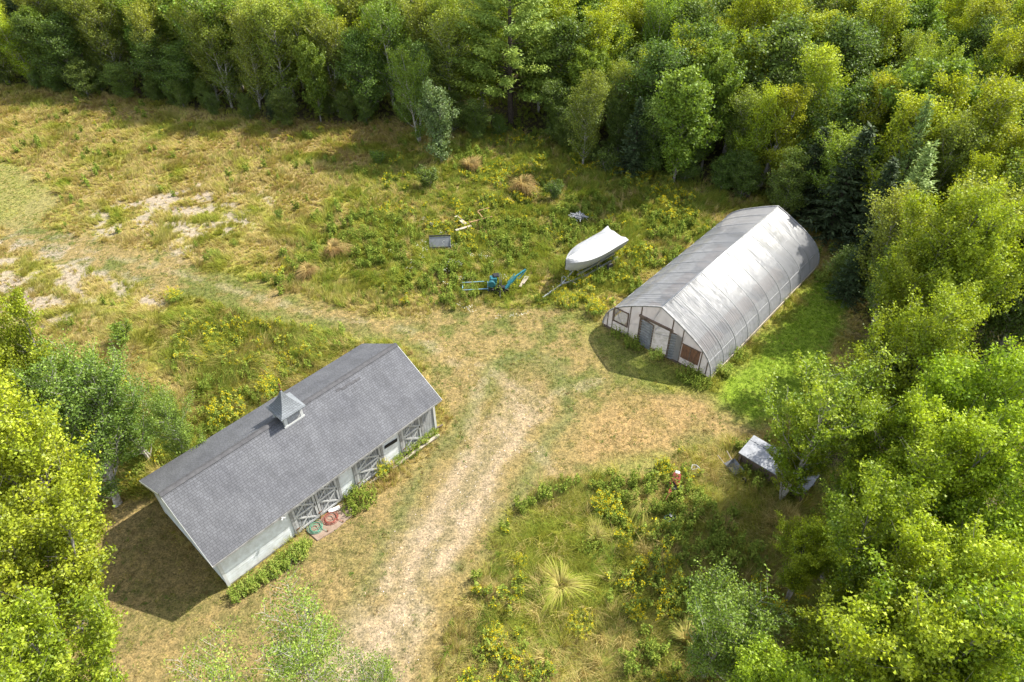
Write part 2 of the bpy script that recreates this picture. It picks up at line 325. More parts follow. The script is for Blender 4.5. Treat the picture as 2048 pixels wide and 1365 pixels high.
def plastic(name, diff=.25, trans=.28, transp=.47, gl=.045, col=(.50, .51, .54), wr=1.):
    m, n, out = newmat(name); uv = N(n, 'ShaderNodeUVMap')
    mp = N(n, 'ShaderNodeMapping'); mp.inputs['Scale'].default_value = (1.2, .45, 1); n.links.new(uv.outputs[0], mp.inputs[0])
    t = noise(n, 1.0, 5, .55, mp.outputs[0], 1.2)
    mp2 = N(n, 'ShaderNodeMapping'); mp2.inputs['Rotation'].default_value = (0, 0, .5); mp2.inputs['Scale'].default_value = (7, .6, 1); n.links.new(uv.outputs[0], mp2.inputs[0])
    t2 = noise(n, 1.4, 3, .5, mp2.outputs[0], .3)
    r = ramp(n, [(.3, tuple(k * .80 for k in col)), (.6, col)]); n.links.new(t.outputs[0], r.inputs[0])
    a = N(n, 'ShaderNodeMath', operation='MULTIPLY'); a.inputs[1].default_value = .12; n.links.new(t2.outputs[0], a.inputs[0])
    ad = N(n, 'ShaderNodeMath', operation='ADD'); n.links.new(t.outputs[0], ad.inputs[0]); n.links.new(a.outputs[0], ad.inputs[1])
    # pleats: creases fanning over the first bays, where the film was pulled tight
    mp3 = N(n, 'ShaderNodeMapping'); mp3.inputs['Rotation'].default_value = (0, 0, -.62); mp3.inputs['Scale'].default_value = (5.5, .22, 1); n.links.new(uv.outputs[0], mp3.inputs[0])
    t3 = noise(n, 1.6, 2, .5, mp3.outputs[0], .1); sx = N(n, 'ShaderNodeSeparateXYZ'); n.links.new(uv.outputs[0], sx.inputs[0])
    fx = N(n, 'ShaderNodeMapRange'); fx.inputs['From Min'].default_value = 1.2; fx.inputs['From Max'].default_value = 5.5; fx.inputs['To Min'].default_value = 3.4; fx.inputs['To Max'].default_value = .25; n.links.new(sx.outputs[0], fx.inputs[0])
    pm = N(n, 'ShaderNodeMath', operation='MULTIPLY'); n.links.new(t3.outputs[0], pm.inputs[0]); n.links.new(fx.outputs[0], pm.inputs[1])
    a2 = N(n, 'ShaderNodeMath', operation='ADD'); n.links.new(ad.outputs[0], a2.inputs[0]); n.links.new(pm.outputs[0], a2.inputs[1])
    bp = N(n, 'ShaderNodeBump'); bp.inputs['Strength'].default_value = .6 * wr; bp.inputs['Distance'].default_value = .12; n.links.new((a2 if wr == 1 else ad).outputs[0], bp.inputs['Height'])
    d = N(n, 'ShaderNodeBsdfDiffuse'); tl = N(n, 'ShaderNodeBsdfTranslucent'); tp = N(n, 'ShaderNodeBsdfTransparent'); g = N(n, 'ShaderNodeBsdfGlossy')
    g.inputs['Roughness'].default_value = .35; tp.inputs[0].default_value = (.92, .93, .95, 1)
    for s in (d, tl): n.links.new(r.outputs[0], s.inputs[0])
    for s in (d, tl, g): n.links.new(bp.outputs[0], s.inputs['Normal'])
    tot = diff + trans; m1 = N(n, 'ShaderNodeMixShader'); m1.inputs[0].default_value = trans / tot; n.links.new(d.outputs[0], m1.inputs[1]); n.links.new(tl.outputs[0], m1.inputs[2])
    m2 = N(n, 'ShaderNodeMixShader'); m2.inputs[0].default_value = transp / (tot + transp); n.links.new(m1.outputs[0], m2.inputs[1]); n.links.new(tp.outputs[0], m2.inputs[2])
    m3 = N(n, 'ShaderNodeMixShader'); m3.inputs[0].default_value = gl; n.links.new(m2.outputs[0], m3.inputs[1]); n.links.new(g.outputs[0], m3.inputs[2])
    n.links.new(m3.outputs[0], out.inputs[0]); return m
M['poly'] = plastic('greenhouse_film'); M['polyend'] = plastic('greenhouse_end_film', .34, .34, .2, .03, (.52, .49, .485), .6)

# ---------------------------------------------------------------- GROUND
def axis(a, b, st, lo, hi, g=1.22):
    c = list(np.arange(a, b, st)); s = st
    while c[-1] < hi: s *= g; c.append(c[-1] + s)
    s = st; l = [a]
    while l[-1] > lo: s *= g; l.append(l[-1] - s)
    return np.array(l[::-1][:-1] + c)
def land(x, y): return (fbm(x, y, 9., 3, 6) - .5) * .16
gx, gy = axis(-58, 40, .22, -900, 900), axis(6, 84, .22, -600, 1500)
X, Y = np.meshgrid(gx, gy); x, y = X.ravel(), Y.ravel(); z = zones(x, y)
BARN_A = .8262; BARN_O = np.array([-4.5148, 5.7357]) * 2.8 - .1 * np.array([-math.sin(BARN_A), math.cos(BARN_A)])
GH_O, GH_A = np.array([4.0972, 10.2782]) * 2.8, .8429
def flat(x, y):
    o = np.zeros(x.shape)
    for O, A, L, Wd in ((BARN_O, BARN_A, 12.43, 5.71), (GH_O, GH_A, 15.13, 7.61)):
        u = (x - O[0]) * math.cos(A) + (y - O[1]) * math.sin(A); v = -(x - O[0]) * math.sin(A) + (y - O[1]) * math.cos(A)
        d = np.maximum(np.maximum(-u, u - L), np.maximum(-v, v - Wd)); o = np.maximum(o, 1 - sstep(.3, 3., d))
    return o
def gz(x, y):
    x = np.asarray(x, float); y = np.asarray(y, float)
    return land(x, y) * (1 - flat(x, y)) - .01
nx, ny = len(gx), len(gy)
I = (np.arange(ny - 1)[:, None] * nx + np.arange(nx - 1)[None]).ravel()
F = np.stack([I, I + 1, I + nx + 1, I + nx], 1)
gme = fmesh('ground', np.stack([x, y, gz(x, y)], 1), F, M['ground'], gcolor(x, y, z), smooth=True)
tag(mobj('ground', gme), 'dry straw and olive meadow ground with sandy bare patches', 'ground', kind='structure')
# the driveway: its own sheet a few millimetres proud
px_ = np.arange(-24, 10, .11); py_ = np.arange(6, 40, .11); X, Y = np.meshgrid(px_, py_); x, y = X.ravel(), Y.ravel(); z = zones(x, y)
nx = len(px_); I = (np.arange(len(py_) - 1)[:, None] * nx + np.arange(nx - 1)[None]).ravel()
I = I[z['gravel'][I] > .3]; F = np.stack([I, I + 1, I + nx + 1, I + nx], 1)
used = np.unique(F); rm = -np.ones(len(x), int); rm[used] = np.arange(len(used)); zu = {k: v[used] for k, v in z.items()}
xu, yu = x[used], y[used]
dme = fmesh('gravel_driveway', np.stack([xu, yu, gz(xu, yu) + .008], 1), rm[F], M['ground'], gcolor(xu, yu, zu), smooth=True)
tag(mobj('gravel_driveway', dme), 'pale worn gravel drive running up between the shed and the meadow', 'driveway', kind='structure')

# ---------------------------------------------------------------- template scattering
def frames(nrm, rng, yaw=None):
    nrm = nrm / np.linalg.norm(nrm, axis=1, keepdims=True)
    a = rng.normal(size=nrm.shape) if yaw is None else yaw
    a = a - nrm * (a * nrm).sum(1, keepdims=True); a /= np.linalg.norm(a, axis=1, keepdims=True) + 1e-9
    return np.cross(a, nrm), a, nrm
def stamp(tv, tf, P, fr, s):
    X, Yv, Zv = fr; s = np.asarray(s).reshape(-1, 1, 1) if np.ndim(s) else s
    V = P[:, None] + s * (tv[None, :, 0:1] * X[:, None] + tv[None, :, 1:2] * Yv[:, None] + tv[None, :, 2:3] * Zv[:, None])
    F = tf[None] + (np.arange(len(P)) * len(tv))[:, None, None]
    return V.reshape(-1, 3), F.reshape(-1, tf.shape[1])
LEAF = (np.array([(0, 0, 0), (.36, .45, .10), (0, 1, 0), (-.36, .45, .10)]), np.array([(0, 1, 2), (0, 2, 3)]))
MAPLE = (np.array([(0, 0, 0), (.62, .28, .1), (.22, .55, .02), (0, 1, -.06), (-.22, .55, .02), (-.62, .28, .1), (0, .35, 0)]), np.array([(0, 1, 2), (0, 5, 4), (2, 3, 4), (0, 2, 4)]))
MAPLE = (MAPLE[0][:6], np.array([(0, 1, 2), (4, 5, 0), (2, 3, 4), (0, 2, 4)]))
SPRAY = (np.array([(-.1, 0, 0), (.1, 0, 0), (.16, .5, .02), (0, 1, -.08), (-.16, .5, .02)]), np.array([(0, 1, 2), (0, 2, 4), (4, 2, 3)]))
NEED = (np.array([(-.04, 0, 0), (.04, 0, 0), (0, 1, .05)]), np.array([(0, 1, 2)]))
def rep(c, k): return np.repeat(c, k, axis=0)

# ---------------------------------------------------------------- TREES
def branch(rng, p, d, L, r, k=5, up=.15, wob=.08):
    pts = [np.array(p)]; d = np.array(d, float); d /= np.linalg.norm(d)
    for i in range(k):
        d = d + np.array([0, 0, up / k * 2]) + rng.normal(0, wob, 3); d /= np.linalg.norm(d); pts.append(pts[-1] + d * L / k)
    return np.array(pts)
def lerp(pts, t):
    t = np.clip(t, 0, .9999) * (len(pts) - 1); i = int(t); return pts[i] * (1 - t + i) + pts[i + 1] * (t - i)
def make_tree(name, seed, H, Rr, base, env, nprim, elev, nleaf, lsize, cols, tmpl=LEAF, lm='leaf', bm='bark', upb=.6, sig=.16, nsec=7, secl=.42, r0=None, stems=1, spread=.0, lean=.03, up=.25, top_col=None, wob=.09, tl=1., bare=0., jag=.3):
    rng = np.random.RandomState(seed); mb = MB(); tw = []      # tw: twig polylines with weight
    r0 = r0 or H * .009 + .02
    for st in range(stems):
        a0 = rng.rand() * 6.28; d0 = np.array([math.cos(a0) * spread, math.sin(a0) * spread, 1.]) + rng.normal(0, lean, 3)
        Hs = H * (1 if st == 0 else .78 + .2 * rng.rand())
        tr = branch(rng, (rng.normal(0, .08) if st else 0, rng.normal(0, .08) if st else 0, -.15), d0, Hs + .15, r0, 9, .02 if stems == 1 else .12, .035)
        rad = [r0 * (1 - i / 9.2) ** .85 + .008 for i in range(10)]; mb.tube(tr, rad, 7, cap=False)
        n = nprim // stems
        for i in range(n):
            t = base + (1 - base) * ((i + rng.rand() * .8) / n) ** .9
            p = lerp(tr, min(t, .985)); e = env((t - base) / (1 - base)) * Rr * (1 - jag + 2 * jag * rng.rand() ** 1.3)
            if e < .12: e = .12
            az = i * 2.4 + rng.normal(0, .4); el = elev + rng.normal(0, .13) + .5 * max(0, t - .8) * 3
            d = (math.cos(az) * math.cos(el), math.sin(az) * math.cos(el), math.sin(el))
            rb = max(.008, r0 * .42 * (1 - t * .75)); b = branch(rng, p, d, e, rb, 5, up, wob)
            mb.tube(b, [rb * (1 - j / 5.6) + .003 for j in range(6)], 4, cap=False)
            tw.append((b[3:], .6 + e * .3, t))
            ns = max(2, int(nsec * (.4 + e / Rr)))
            for j in range(ns):
                s = .22 + .78 * (j + rng.rand()) / ns; q = lerp(b, s); bd = lerp(b, min(1, s + .1)) - lerp(b, max(0, s - .1)); bd /= np.linalg.norm(bd) + 1e-9
                side = np.cross(bd, (0, 0, 1.)); side /= np.linalg.norm(side) + 1e-9
                dd = bd * .7 + side * (1 if j % 2 else -1) * (.8 + .3 * rng.rand()) + np.array([0, 0, rng.normal(.15, .3)])
                l2 = e * secl * (1.15 - .6 * s) * (.7 + .6 * rng.rand()); tb = branch(rng, q, dd, l2, .01, 3, up * .8, wob)
                if l2 > .18: mb.tube(tb, [max(.003, rb * .35), .006, .004, .002], 3, cap=False)
                tw.append((tb, l2 + .12, t))
    trunk = mb
    w = np.array([a[1] for a in tw]); w = w * (rng.rand(len(w)) > bare); cnt = rng.multinomial(nleaf, w / w.sum())
    P = []; ci = []
    cols = np.array(cols, float); cc = rng.rand(len(tw)); tt = []
    for (pl, _, t), c, k in zip(tw, cnt, range(len(tw))):
        if not c: continue
        s = rng.rand(c) ** .8 * (len(pl) - 1) * .9999; i = s.astype(int); f = (s - i)[:, None]
        P.append(pl[i] * (1 - f) + pl[i + 1] * f); ci.append(np.full(c, cc[k])); tt.append(np.full(c, t))
    P = np.concatenate(P); ci = np.concatenate(ci); tt = np.concatenate(tt)
    P = P + rng.normal(0, sig, P.shape) * (np.array([1, 1, .7]))
    m = np.clip(ci * .7 + rng.rand(len(P)) * .3, 0, .999) * (len(cols) - 1); i = m.astype(int); f = (m - i)[:, None]
    col = cols[i] * (1 - f) + cols[i + 1] * f
    if top_col is not None: k = (sstep(.45, 1., tt + rng.normal(0, .12, len(tt))) * .7)[:, None]; col = col * (1 - k) + np.array(top_col) * k  # upper leaves yellower: young growth, plus the sunlit look of tops put into colour
    col = col * (.5 + .8 * rng.rand(len(P), 1))
    outw = P.copy(); outw[:, 2] = 0; outw /= np.linalg.norm(outw, axis=1, keepdims=True) + .3
    nr = rng.normal(size=P.shape) * .75 + np.array([0, 0, upb]) + outw * .35
    V, F = stamp(tmpl[0], tmpl[1], P, frames(nr, rng), lsize * (.65 + .7 * rng.rand(len(P))))
    crown = fmesh(name + '_crown', V, F, M[lm], rep(col, len(tmpl[0])))
    tme = bpy.data.meshes.new(name + '_trunk'); tme.from_pydata(trunk.v, [], trunk.f); tme.materials.append(M[bm]); tme.update()
    return dict(name=name, H=H, trunk=tme, crown=crown, R=Rr)
def make_conifer(name, seed, H, Rr, nwh, per, droop, cols, spray=.3, n_sp=26, s0=.12, tmpl=SPRAY, lm='needle', bm='darkbark', base=.05, wid=.2, pw=.85, up=.0, r0=None):
    rng = np.random.RandomState(seed); mb = MB(); r0 = r0 or H * .014 + .02
    tr = branch(rng, (0, 0, -.15), (rng.normal(0, .02), rng.normal(0, .02), 1), H + .15, r0, 8, 0, .015)
    mb.tube(tr, [r0 * (1 - i / 8.3) + .006 for i in range(9)], 7, cap=False); P = []; D = []; S = []; cc = []
    for w in range(nwh):
        t = base + (1 - base) * (w + .5) / nwh; L0 = Rr * (1 - (w + .5) / nwh) ** pw + .06; c0 = rng.rand()
        for j in range(per):
            az = 6.28 * j / per + w * 1.3 + rng.normal(0, .2); L = L0 * (.75 + .4 * rng.rand()); el = up - droop * rng.rand() + t * .5
            b = branch(rng, lerp(tr, min(.99, t + rng.normal(0, .3) / nwh)), (math.cos(az) * math.cos(el), math.sin(az) * math.cos(el), math.sin(el)), L, .02, 4, .12, .05)
            mb.tube(b, [max(.006, r0 * .3 * (1 - t)), .014, .01, .006, .003], 4, cap=False)
            n = max(5, int(n_sp * L / Rr + 4)); bc = rng.rand()
            for k in range(n):
                s = s0 + (1 - s0) * (k + rng.rand()) / n; q = lerp(b, s); bd = b[-1] - b[0]; bd /= np.linalg.norm(bd) + 1e-9
                side = np.cross(bd, (0, 0, 1.)); d = bd * (.5 + .5 * rng.rand()) + side * (1 if k % 2 else -1) * (1. - s * .5) * (.6 + .6 * rng.rand()) + np.array([0, 0, rng.normal(-.05, .18)])
                P.append(q + rng.normal(0, wid * .2, 3) * (1, 1, .45)); D.append(d); S.append(spray * (.6 + .6 * rng.rand()) * (1.15 - .5 * s)); cc.append(bc * .5 + rng.rand() * .5)
    P = np.array(P); D = np.array(D); S = np.array(S); cc = np.array(cc); cols = np.array(cols, float)
    m = np.clip(cc, 0, .999) * (len(cols) - 1); i = m.astype(int); f = (m - i)[:, None]; col = (cols[i] * (1 - f) + cols[i + 1] * f) * (.8 + .4 * rng.rand(len(P), 1))
    V, F = stamp(tmpl[0], tmpl[1], P, frames(rng.normal(size=P.shape) * .45 + (0, 0, 1.), rng, D), S)
    crown = fmesh(name + '_crown', V, F, M[lm], rep(col, len(tmpl[0])))
    tme = bpy.data.meshes.new(name + '_trunk'); tme.from_pydata(mb.v, [], mb.f); tme.materials.append(M[bm]); tme.update()
    return dict(name=name, H=H, trunk=tme, crown=crown, R=Rr)
eb = lambda t: (math.sin(math.pi * min(1, (t * .8 + .14))) ** .6) * (1.05 - .3 * t)
em = lambda t: math.sin(math.pi * min(1, t * .8 + .17)) ** .8
ef = lambda t: math.sin(math.pi * min(1, t * .7 + .26)) ** .7
MH = [(.10, .18, .02), (.19, .28, .025), (.28, .36, .03), (.35, .42, .04)]
YG = [(.20, .28, .025), (.29, .36, .03), (.38, .43, .04)]; OL = [(.15, .21, .035), (.21, .27, .045), (.29, .33, .055)]
MG = [(.12, .21, .03), (.18, .28, .035), (.25, .34, .045)]; BG = [(.085, .14, .025), (.125, .185, .032), (.175, .24, .045)]
PT = {}
for k, (s, c, tc_) in enumerate([(11, YG, (.50, .50, .035)), (12, YG, (.47, .48, .04)), (13, OL, (.40, .42, .045)), (14, OL, (.36, .38, .05)), (15, MG, (.33, .40, .04))]):
    PT['birch%d' % k] = make_tree('birch_tree', s, 8.5, 2.5, .05, eb, 40, .8, 17000, .115, c, bm='birchbark', sig=.15, top_col=(tc_[0] * .95, tc_[1], tc_[2]), up=.45, jag=.5, upb=.5, nsec=10, secl=.6, stems=1 + s % 2, spread=.07)
for k, s in enumerate((21, 22)): PT['fmaple%d' % k] = make_tree('maple_tree', s, 9., 2.6, .1, em, 64, .7, 19000, .155, MG, tmpl=MAPLE, sig=.17, jag=.45, up=.3, top_col=(.22, .30, .04))
PT['dark0'] = make_tree('alder_tree', 31, 7., 2.1, .0, ef, 64, .7, 15000, .13, BG, sig=.2, jag=.45)
PT['silver'] = make_tree('silver_poplar', 33, 6., 1.7, .0, ef, 64, .9, 12000, .11, [(.12, .18, .05), (.19, .26, .09), (.34, .40, .22)], sig=.14, up=.4, jag=.5, stems=2, spread=.08)
for k, s in enumerate((41, 42)): PT['spruce%d' % k] = make_conifer('spruce_tree', s, 8., 2.1, 24, 9, .3, [(.035, .06, .024), (.06, .09, .034), (.095, .13, .05)], .42, 24)
PT['larch'] = make_conifer('larch_tree', 51, 10., 2.4, 26, 7, .05, [(.14, .22, .06), (.21, .30, .08), (.29, .38, .10)], .34, 44, up=.25, wid=.5, tmpl=NEED if 0 else SPRAY)
# white pine: horizontal plates of foliage
PT['pine'] = make_conifer('white_pine', 61, 19., 5.6, 16, 7, .12, [(.13, .20, .035), (.21, .29, .045), (.31, .38, .06)], .42, 420, up=.12, base=.15, wid=1.5, pw=.4, r0=.3, s0=.38)
for k, (s, c) in enumerate([(71, MH), (72, MH), (73, [(.14, .21, .02), (.24, .32, .025), (.33, .40, .035), (.40, .45, .045)])]):
    PT['maple%d' % k] = make_tree('maple_tree', s, 10., 2.9, .1, em, 50, .95, 42000, .09, c, tmpl=MAPLE, sig=.13, nsec=10, top_col=(.34, .43, .03), upb=.4, secl=.55, stems=3, spread=.16, up=.4, jag=.55, bare=.25)
PT['openmaple'] = make_tree('maple_tree', 77, 9., 3.2, .15, em, 46, .9, 17000, .105, [(.14, .21, .02), (.24, .32, .025), (.33, .40, .035), (.40, .45, .045)], tmpl=MAPLE, sig=.11, nsec=9, upb=.9, bm='birchbark', stems=2, spread=.2, bare=.2, jag=.5, up=.35)
for k, (s, c) in enumerate([(81, [(.11, .19, .035), (.18, .265, .045), (.25, .35, .055)]), (82, [(.13, .21, .035), (.21, .29, .045), (.29, .37, .06)])]):
    PT['aspen%d' % k] = make_tree('aspen_tree', s, 7., 2.3, .08, em, 60, .85, 20000, .092, c, bm='birchbark', sig=.12, nsec=9, secl=.5, upb=.6, stems=3, spread=.14, jag=.5, bare=.12)
PT['thin'] = make_tree('aspen_tree', 85, 7., 2.2, .2, em, 50, .85, 7500, .085, [(.15, .23, .035), (.23, .31, .045), (.34, .40, .08)], bm='birchbark', sig=.11, nsec=8, secl=.5, upb=.6, stems=2, spread=.15, bare=.25, jag=.45)
PT['bush'] = make_tree('leafy_bush', 91, 1.6, .9, .0, ef, 34, .9, 3200, .085, BG, sig=.07, stems=4, spread=.35, r0=.02)
PT['ybush'] = make_tree('leafy_bush', 92, 1.3, .7, .0, ef, 30, .9, 2600, .075, [(.12, .2, .03), (.19, .28, .04), (.27, .35, .06)], sig=.06, stems=4, spread=.35, r0=.015)
RT = random.Random(5)
def plant_tree(kind, x, y, H, label, cat='tree', group=None, rz=None, wide=1., lean=None, name=None):
    p = PT[kind]; s = H / p['H']; nm = name or p['name']
    o = empty(nm, (x, y, float(gz(np.array([x]), np.array([y]))[0])), RT.random() * 6.28 if rz is None else rz, label, cat, group)
    o.scale = (s * wide, s * wide, s)
    if lean: o.rotation_euler = (lean[0], lean[1], o.rotation_euler[2])
    mobj('trunk', p['trunk'], o); mobj('crown', p['crown'], o); return o
KIND = {'birch': 'slim birch', 'fmaple': 'broad-leaved maple', 'maple': 'broad-leaved maple', 'dark': 'dark leafy alder', 'spruce': 'dark spruce'}
near = []
def wood_zone(u):
    for a, t in ((330, 'above the far left meadow'), (640, 'left of the bright maple'), (860, 'left of the silvery poplar'), (1060, 'around the tall pine'), (1330, 'right of the pine'), (1560, 'right above the greenhouse'), (1800, 'above the dark spruces'), (9999, 'in the top right corner')):
        if u < a: return t
def by_base(kind, u, v, H, label, **k): x, y = px(u, v); near.append((x, y, 2.6 if kind == 'pine' else .9)); return plant_tree(kind, x, y, H, label, **k)
def by_top(kind, u, v, H, label, **k): x, y = px(u, v, H); near.append((x, y, 1.2)); return plant_tree(kind, x, y, H, label, **k)
# --- single trees one can point at, along the edge of the wood
by_base('pine', 1022, 246, 19, 'tall white pine with tiered boughs and dark trunk at the back of the meadow', rz=1.)
by_base('fmaple1', 642, 244, 7.2, 'bright green maple standing out in front of the dull birches on the left', wide=.85)
by_base('spruce0', 548, 240, 3.0, 'small dark spruce half hidden at the foot of the left tree line')
by_base('birch4', 838, 285, 8.0, 'pale green young birch beside the silvery poplar', wide=1.05)
by_base('silver', 885, 325, 6.4, 'silvery grey-green poplar jutting out into the meadow', wide=1.15)
by_base('birch3', 1165, 335, 7.4, 'small loose-crowned birch between the pine and the rounded maple', wide=1.1)
by_base('spruce1', 1262, 350, 6.5, 'dark spruce tucked in the shade left of the rounded maple')
by_base('fmaple0', 1345, 372, 9.4, 'rounded light green maple with a short forked trunk behind the greenhouse', wide=1.05)
by_base('spruce0', 1655, 470, 8.5, 'large dark spruce right behind the far end of the greenhouse', wide=1.15)
by_base('spruce1', 1715, 520, 7.6, 'dark blue-green spruce between the greenhouse and the feathery larch')
by_base('spruce0', 1600, 432, 7., 'dark spruce touching the back right corner of the greenhouse', wide=1.1)
by_base('spruce1', 1690, 600, 5., 'low dark spruce at the far end of the lawn', wide=1.1)
by_base('spruce0', 1745, 455, 9., 'tall dark spruce behind the leaning larch', wide=1.)
by_base('larch', 1770, 560, 10.0, 'feathery pale green larch beyond the right end of the greenhouse', lean=(.0, .06), wide=1.05)
by_base('larch', 1760, 500, 11., 'leaning spindly larch rising above the feathery one', lean=(.0, .12), wide=.75)
by_base('dark0', 1560, 440, 5.2, 'low dark leafy tree touching the back corner of the greenhouse')
by_base('dark0', 1480, 398, 3.6, 'round dull green shrubby tree behind the greenhouse ridge', wide=1.1)
by_base('aspen1', 1745, 650, 5.5, 'thin pale-leaved aspen at the edge of the bright lawn', wide=.9)
# --- right foreground
FG = [('maple2', 1925, 395, 11, 'tall yellow-green maple in the upper right beside the larch'),
 ('maple0', 2030, 440, 11, 'bright green maple at the right border, upper one'),
 ('maple2', 1905, 600, 10, 'yellow-leaved maple standing right of the thin aspen'),
 ('maple1', 2010, 690, 10.5, 'leafy maple at the right border above the middle of the photo'),
 ('dark0', 1790, 690, 6.5, 'dull dark green tree at the far end of the lawn'),
 ('openmaple', 1672, 730, 8.8, 'open maple with bare pale branches beside the grey lean-to'), ('openmaple', 1606, 888, 4.2, 'low open maple with boughs reaching over the grey lean-to roof'),
 ('maple0', 1800, 790, 8.5, 'green maple just right of the open-branched one'),
 ('maple2', 1935, 850, 10, 'wide yellow-green maple in the middle of the right thicket'),
 ('maple1', 2040, 930, 10, 'maple cut by the right border, below the middle'),
 ('maple0', 1745, 960, 7.2, 'mid green maple behind the grey lean-to'),
 ('maple1', 1850, 1040, 9, 'full green maple low in the right thicket'),
 ('maple2', 1975, 1100, 10, 'large bright maple near the lower right corner'),
 ('maple0', 1640, 1070, 5.2, 'low green maple sapling below the grey lean-to'),
 ('maple1', 1745, 1180, 8, 'maple between the grey-leaved aspen and the thicket'),
 ('maple2', 1885, 1260, 10.5, 'maple with lit top at the bottom of the right thicket'),
 ('maple0', 2030, 1290, 11, 'maple filling the bottom right corner'),
 ('aspen1', 1475, 1180, 6.6, 'grey-green aspen with small round leaves at the bottom, right of the star-shaped grass'),
 ('maple1', 1620, 1330, 8, 'maple top cut by the bottom border beside the grey-green aspen')]
for k, u, v, H, l in FG: by_top(k, u, v, H, l)
# --- left foreground
for k, u, v, H, l, w in [('maple2', -50, 800, 11., 'huge yellow-green maple filling the lower left side', 1.), ('maple2', -28, 1030, 9.5, 'bright maple in front of the shed end, lower left', 1.1),
 ('maple2', -60, 1240, 10, 'maple at the bottom left corner', 1.), ('maple2', -60, 600, 10.5, 'maple tip cut by the left border beside the bare sand', .8)]:
    by_top(k, u, v, H, l, wide=w)
by_base('aspen0', 240, 1006, 7.8, 'leaning aspen with a white trunk left of the shed', lean=(-.05, -.22), wide=1.05)
by_top('aspen1', 120, 715, 7., 'grey-green aspen behind the leaning one, nearest the bare sand', wide=1.)
by_top('aspen0', 205, 745, 6.4, 'dense aspen between the leaning one and the yellow flower drift', wide=.95)
by_top('aspen0', 322, 800, 5.6, 'small dark green aspen leaning against the far corner of the shed', wide=.75)
by_top('thin', 560, 1215, 6.5, 'aspen crown at the bottom border in front of the shed', wide=1.)
by_top('thin', 380, 1330, 6.5, 'aspen crown cut by the bottom border, left of the other one')
by_top('thin', 700, 1330, 6., 'small aspen tip overlapping the drive at the bottom', wide=.7)
# --- the wood behind
rng = np.random.RandomState(99)
cand = []
yy = 12.
EA = np.array(EDGE)
cx_, cy_ = np.meshgrid(np.arange(-75, 60, 2.75), np.arange(30, 112, 2.75)); cx_ = cx_.ravel() + rng.uniform(-.9, .9, cx_.size); cy_ = cy_.ravel() + rng.uniform(-.9, .9, cy_.size)
sd = sdist(cx_, cy_, FOREST)
order = np.argsort(cy_)
cnt = 0; taken = list(near); ntree = {}
for i in order:
    x, y, s = cx_[i], cy_[i], sd[i]
    if s < .5: continue
    inner = s > 7
    if inner and rng.rand() < .35: continue
    H = (rng.uniform(7., 9.8) if x < 0 else rng.uniform(5.5, 8.4)) if s < 3 else rng.uniform(7., 11.)
    tu, tv = proj(np.array([x]), np.array([y]), np.array([H])); bu, bv = proj(np.array([x]), np.array([y]), np.array([0.]))
    tu, tv, bu, bv = tu[0], tv[0], bu[0], bv[0]
    if bv < -30 or tu < -90 or tu > 2200 or tv > 1200: continue
    if y < 40 and tv > 430 and tu < 2100: continue
    if inner and tv < -60: continue
    if any((x - a) ** 2 + (y - b) ** 2 < (r + .5) ** 2 for a, b, r in taken): continue
    taken.append((x, y, .75)); cnt += 1
    left = bu < 950; r = rng.rand()
    if left: k = ['birch2', 'birch3', 'birch2', 'birch4', 'birch0'][rng.randint(5)] if r < .8 else ('dark0' if r < .88 else ('spruce1' if r < .895 else 'fmaple0'))
    else: k = ['birch0', 'birch1', 'birch4', 'birch1', 'birch0', 'birch2'][rng.randint(6)] if r < .72 else ('fmaple1' if r < .84 else ('dark0' if r < .965 else 'spruce%d' % rng.randint(2)))
    if s < 2.2 and rng.rand() < .25: k = 'dark0'; H *= .75
    zone = wood_zone(bu)
    kk = k.rstrip('0123456789'); nm = KIND[kk]
    row = 'at the front edge of the wood' if s < 3.5 else ('a few rows into the wood' if s < 11 else 'deep in the wood')
    tone = {'birch0': 'yellow-green ', 'birch1': 'yellow-green ', 'birch2': 'olive ', 'birch3': 'olive ', 'birch4': 'fresh green '}.get(k, '')
    lab = '%s%s %s %s' % (tone, nm, row, zone)
    plant_tree(k, x, y, H * (1.0 if kk != 'spruce' else .9), lab, group=lab + ' (one of many)', wide=rng.uniform(.85, 1.35), lean=(rng.normal(0, .05), rng.normal(0, .05)))
    ntree[kk] = ntree.get(kk, 0) + 1
for i in range(len(EDGE) - 1):
    a, b = np.array(EDGE[i]), np.array(EDGE[i + 1]); dd = np.linalg.norm(b - a)
    for k in range(int(dd / 2.3)):
        p = a + (b - a) * (k + rng.rand()) / (dd / 2.3) + rng.normal(0, .5, 2); pu, pv0 = proj(np.array([p[0]]), np.array([p[1]]), np.array([1.]))
        if not (-60 < pu[0] < 2100) or pv0[0] > 560 or any((p[0] - a_) ** 2 + (p[1] - b2) ** 2 < 1.2 for a_, b2, r_ in near): continue
        lb = 'low shadowed bush at the foot of the wood ' + wood_zone(pu[0]); plant_tree('dark0', p[0], p[1], rng.uniform(1.8, 3.8), lb, 'shrub', lb + ' (several)', wide=rng.uniform(1., 1.5), name='understory_bush')
print('forest trees', cnt, ntree)

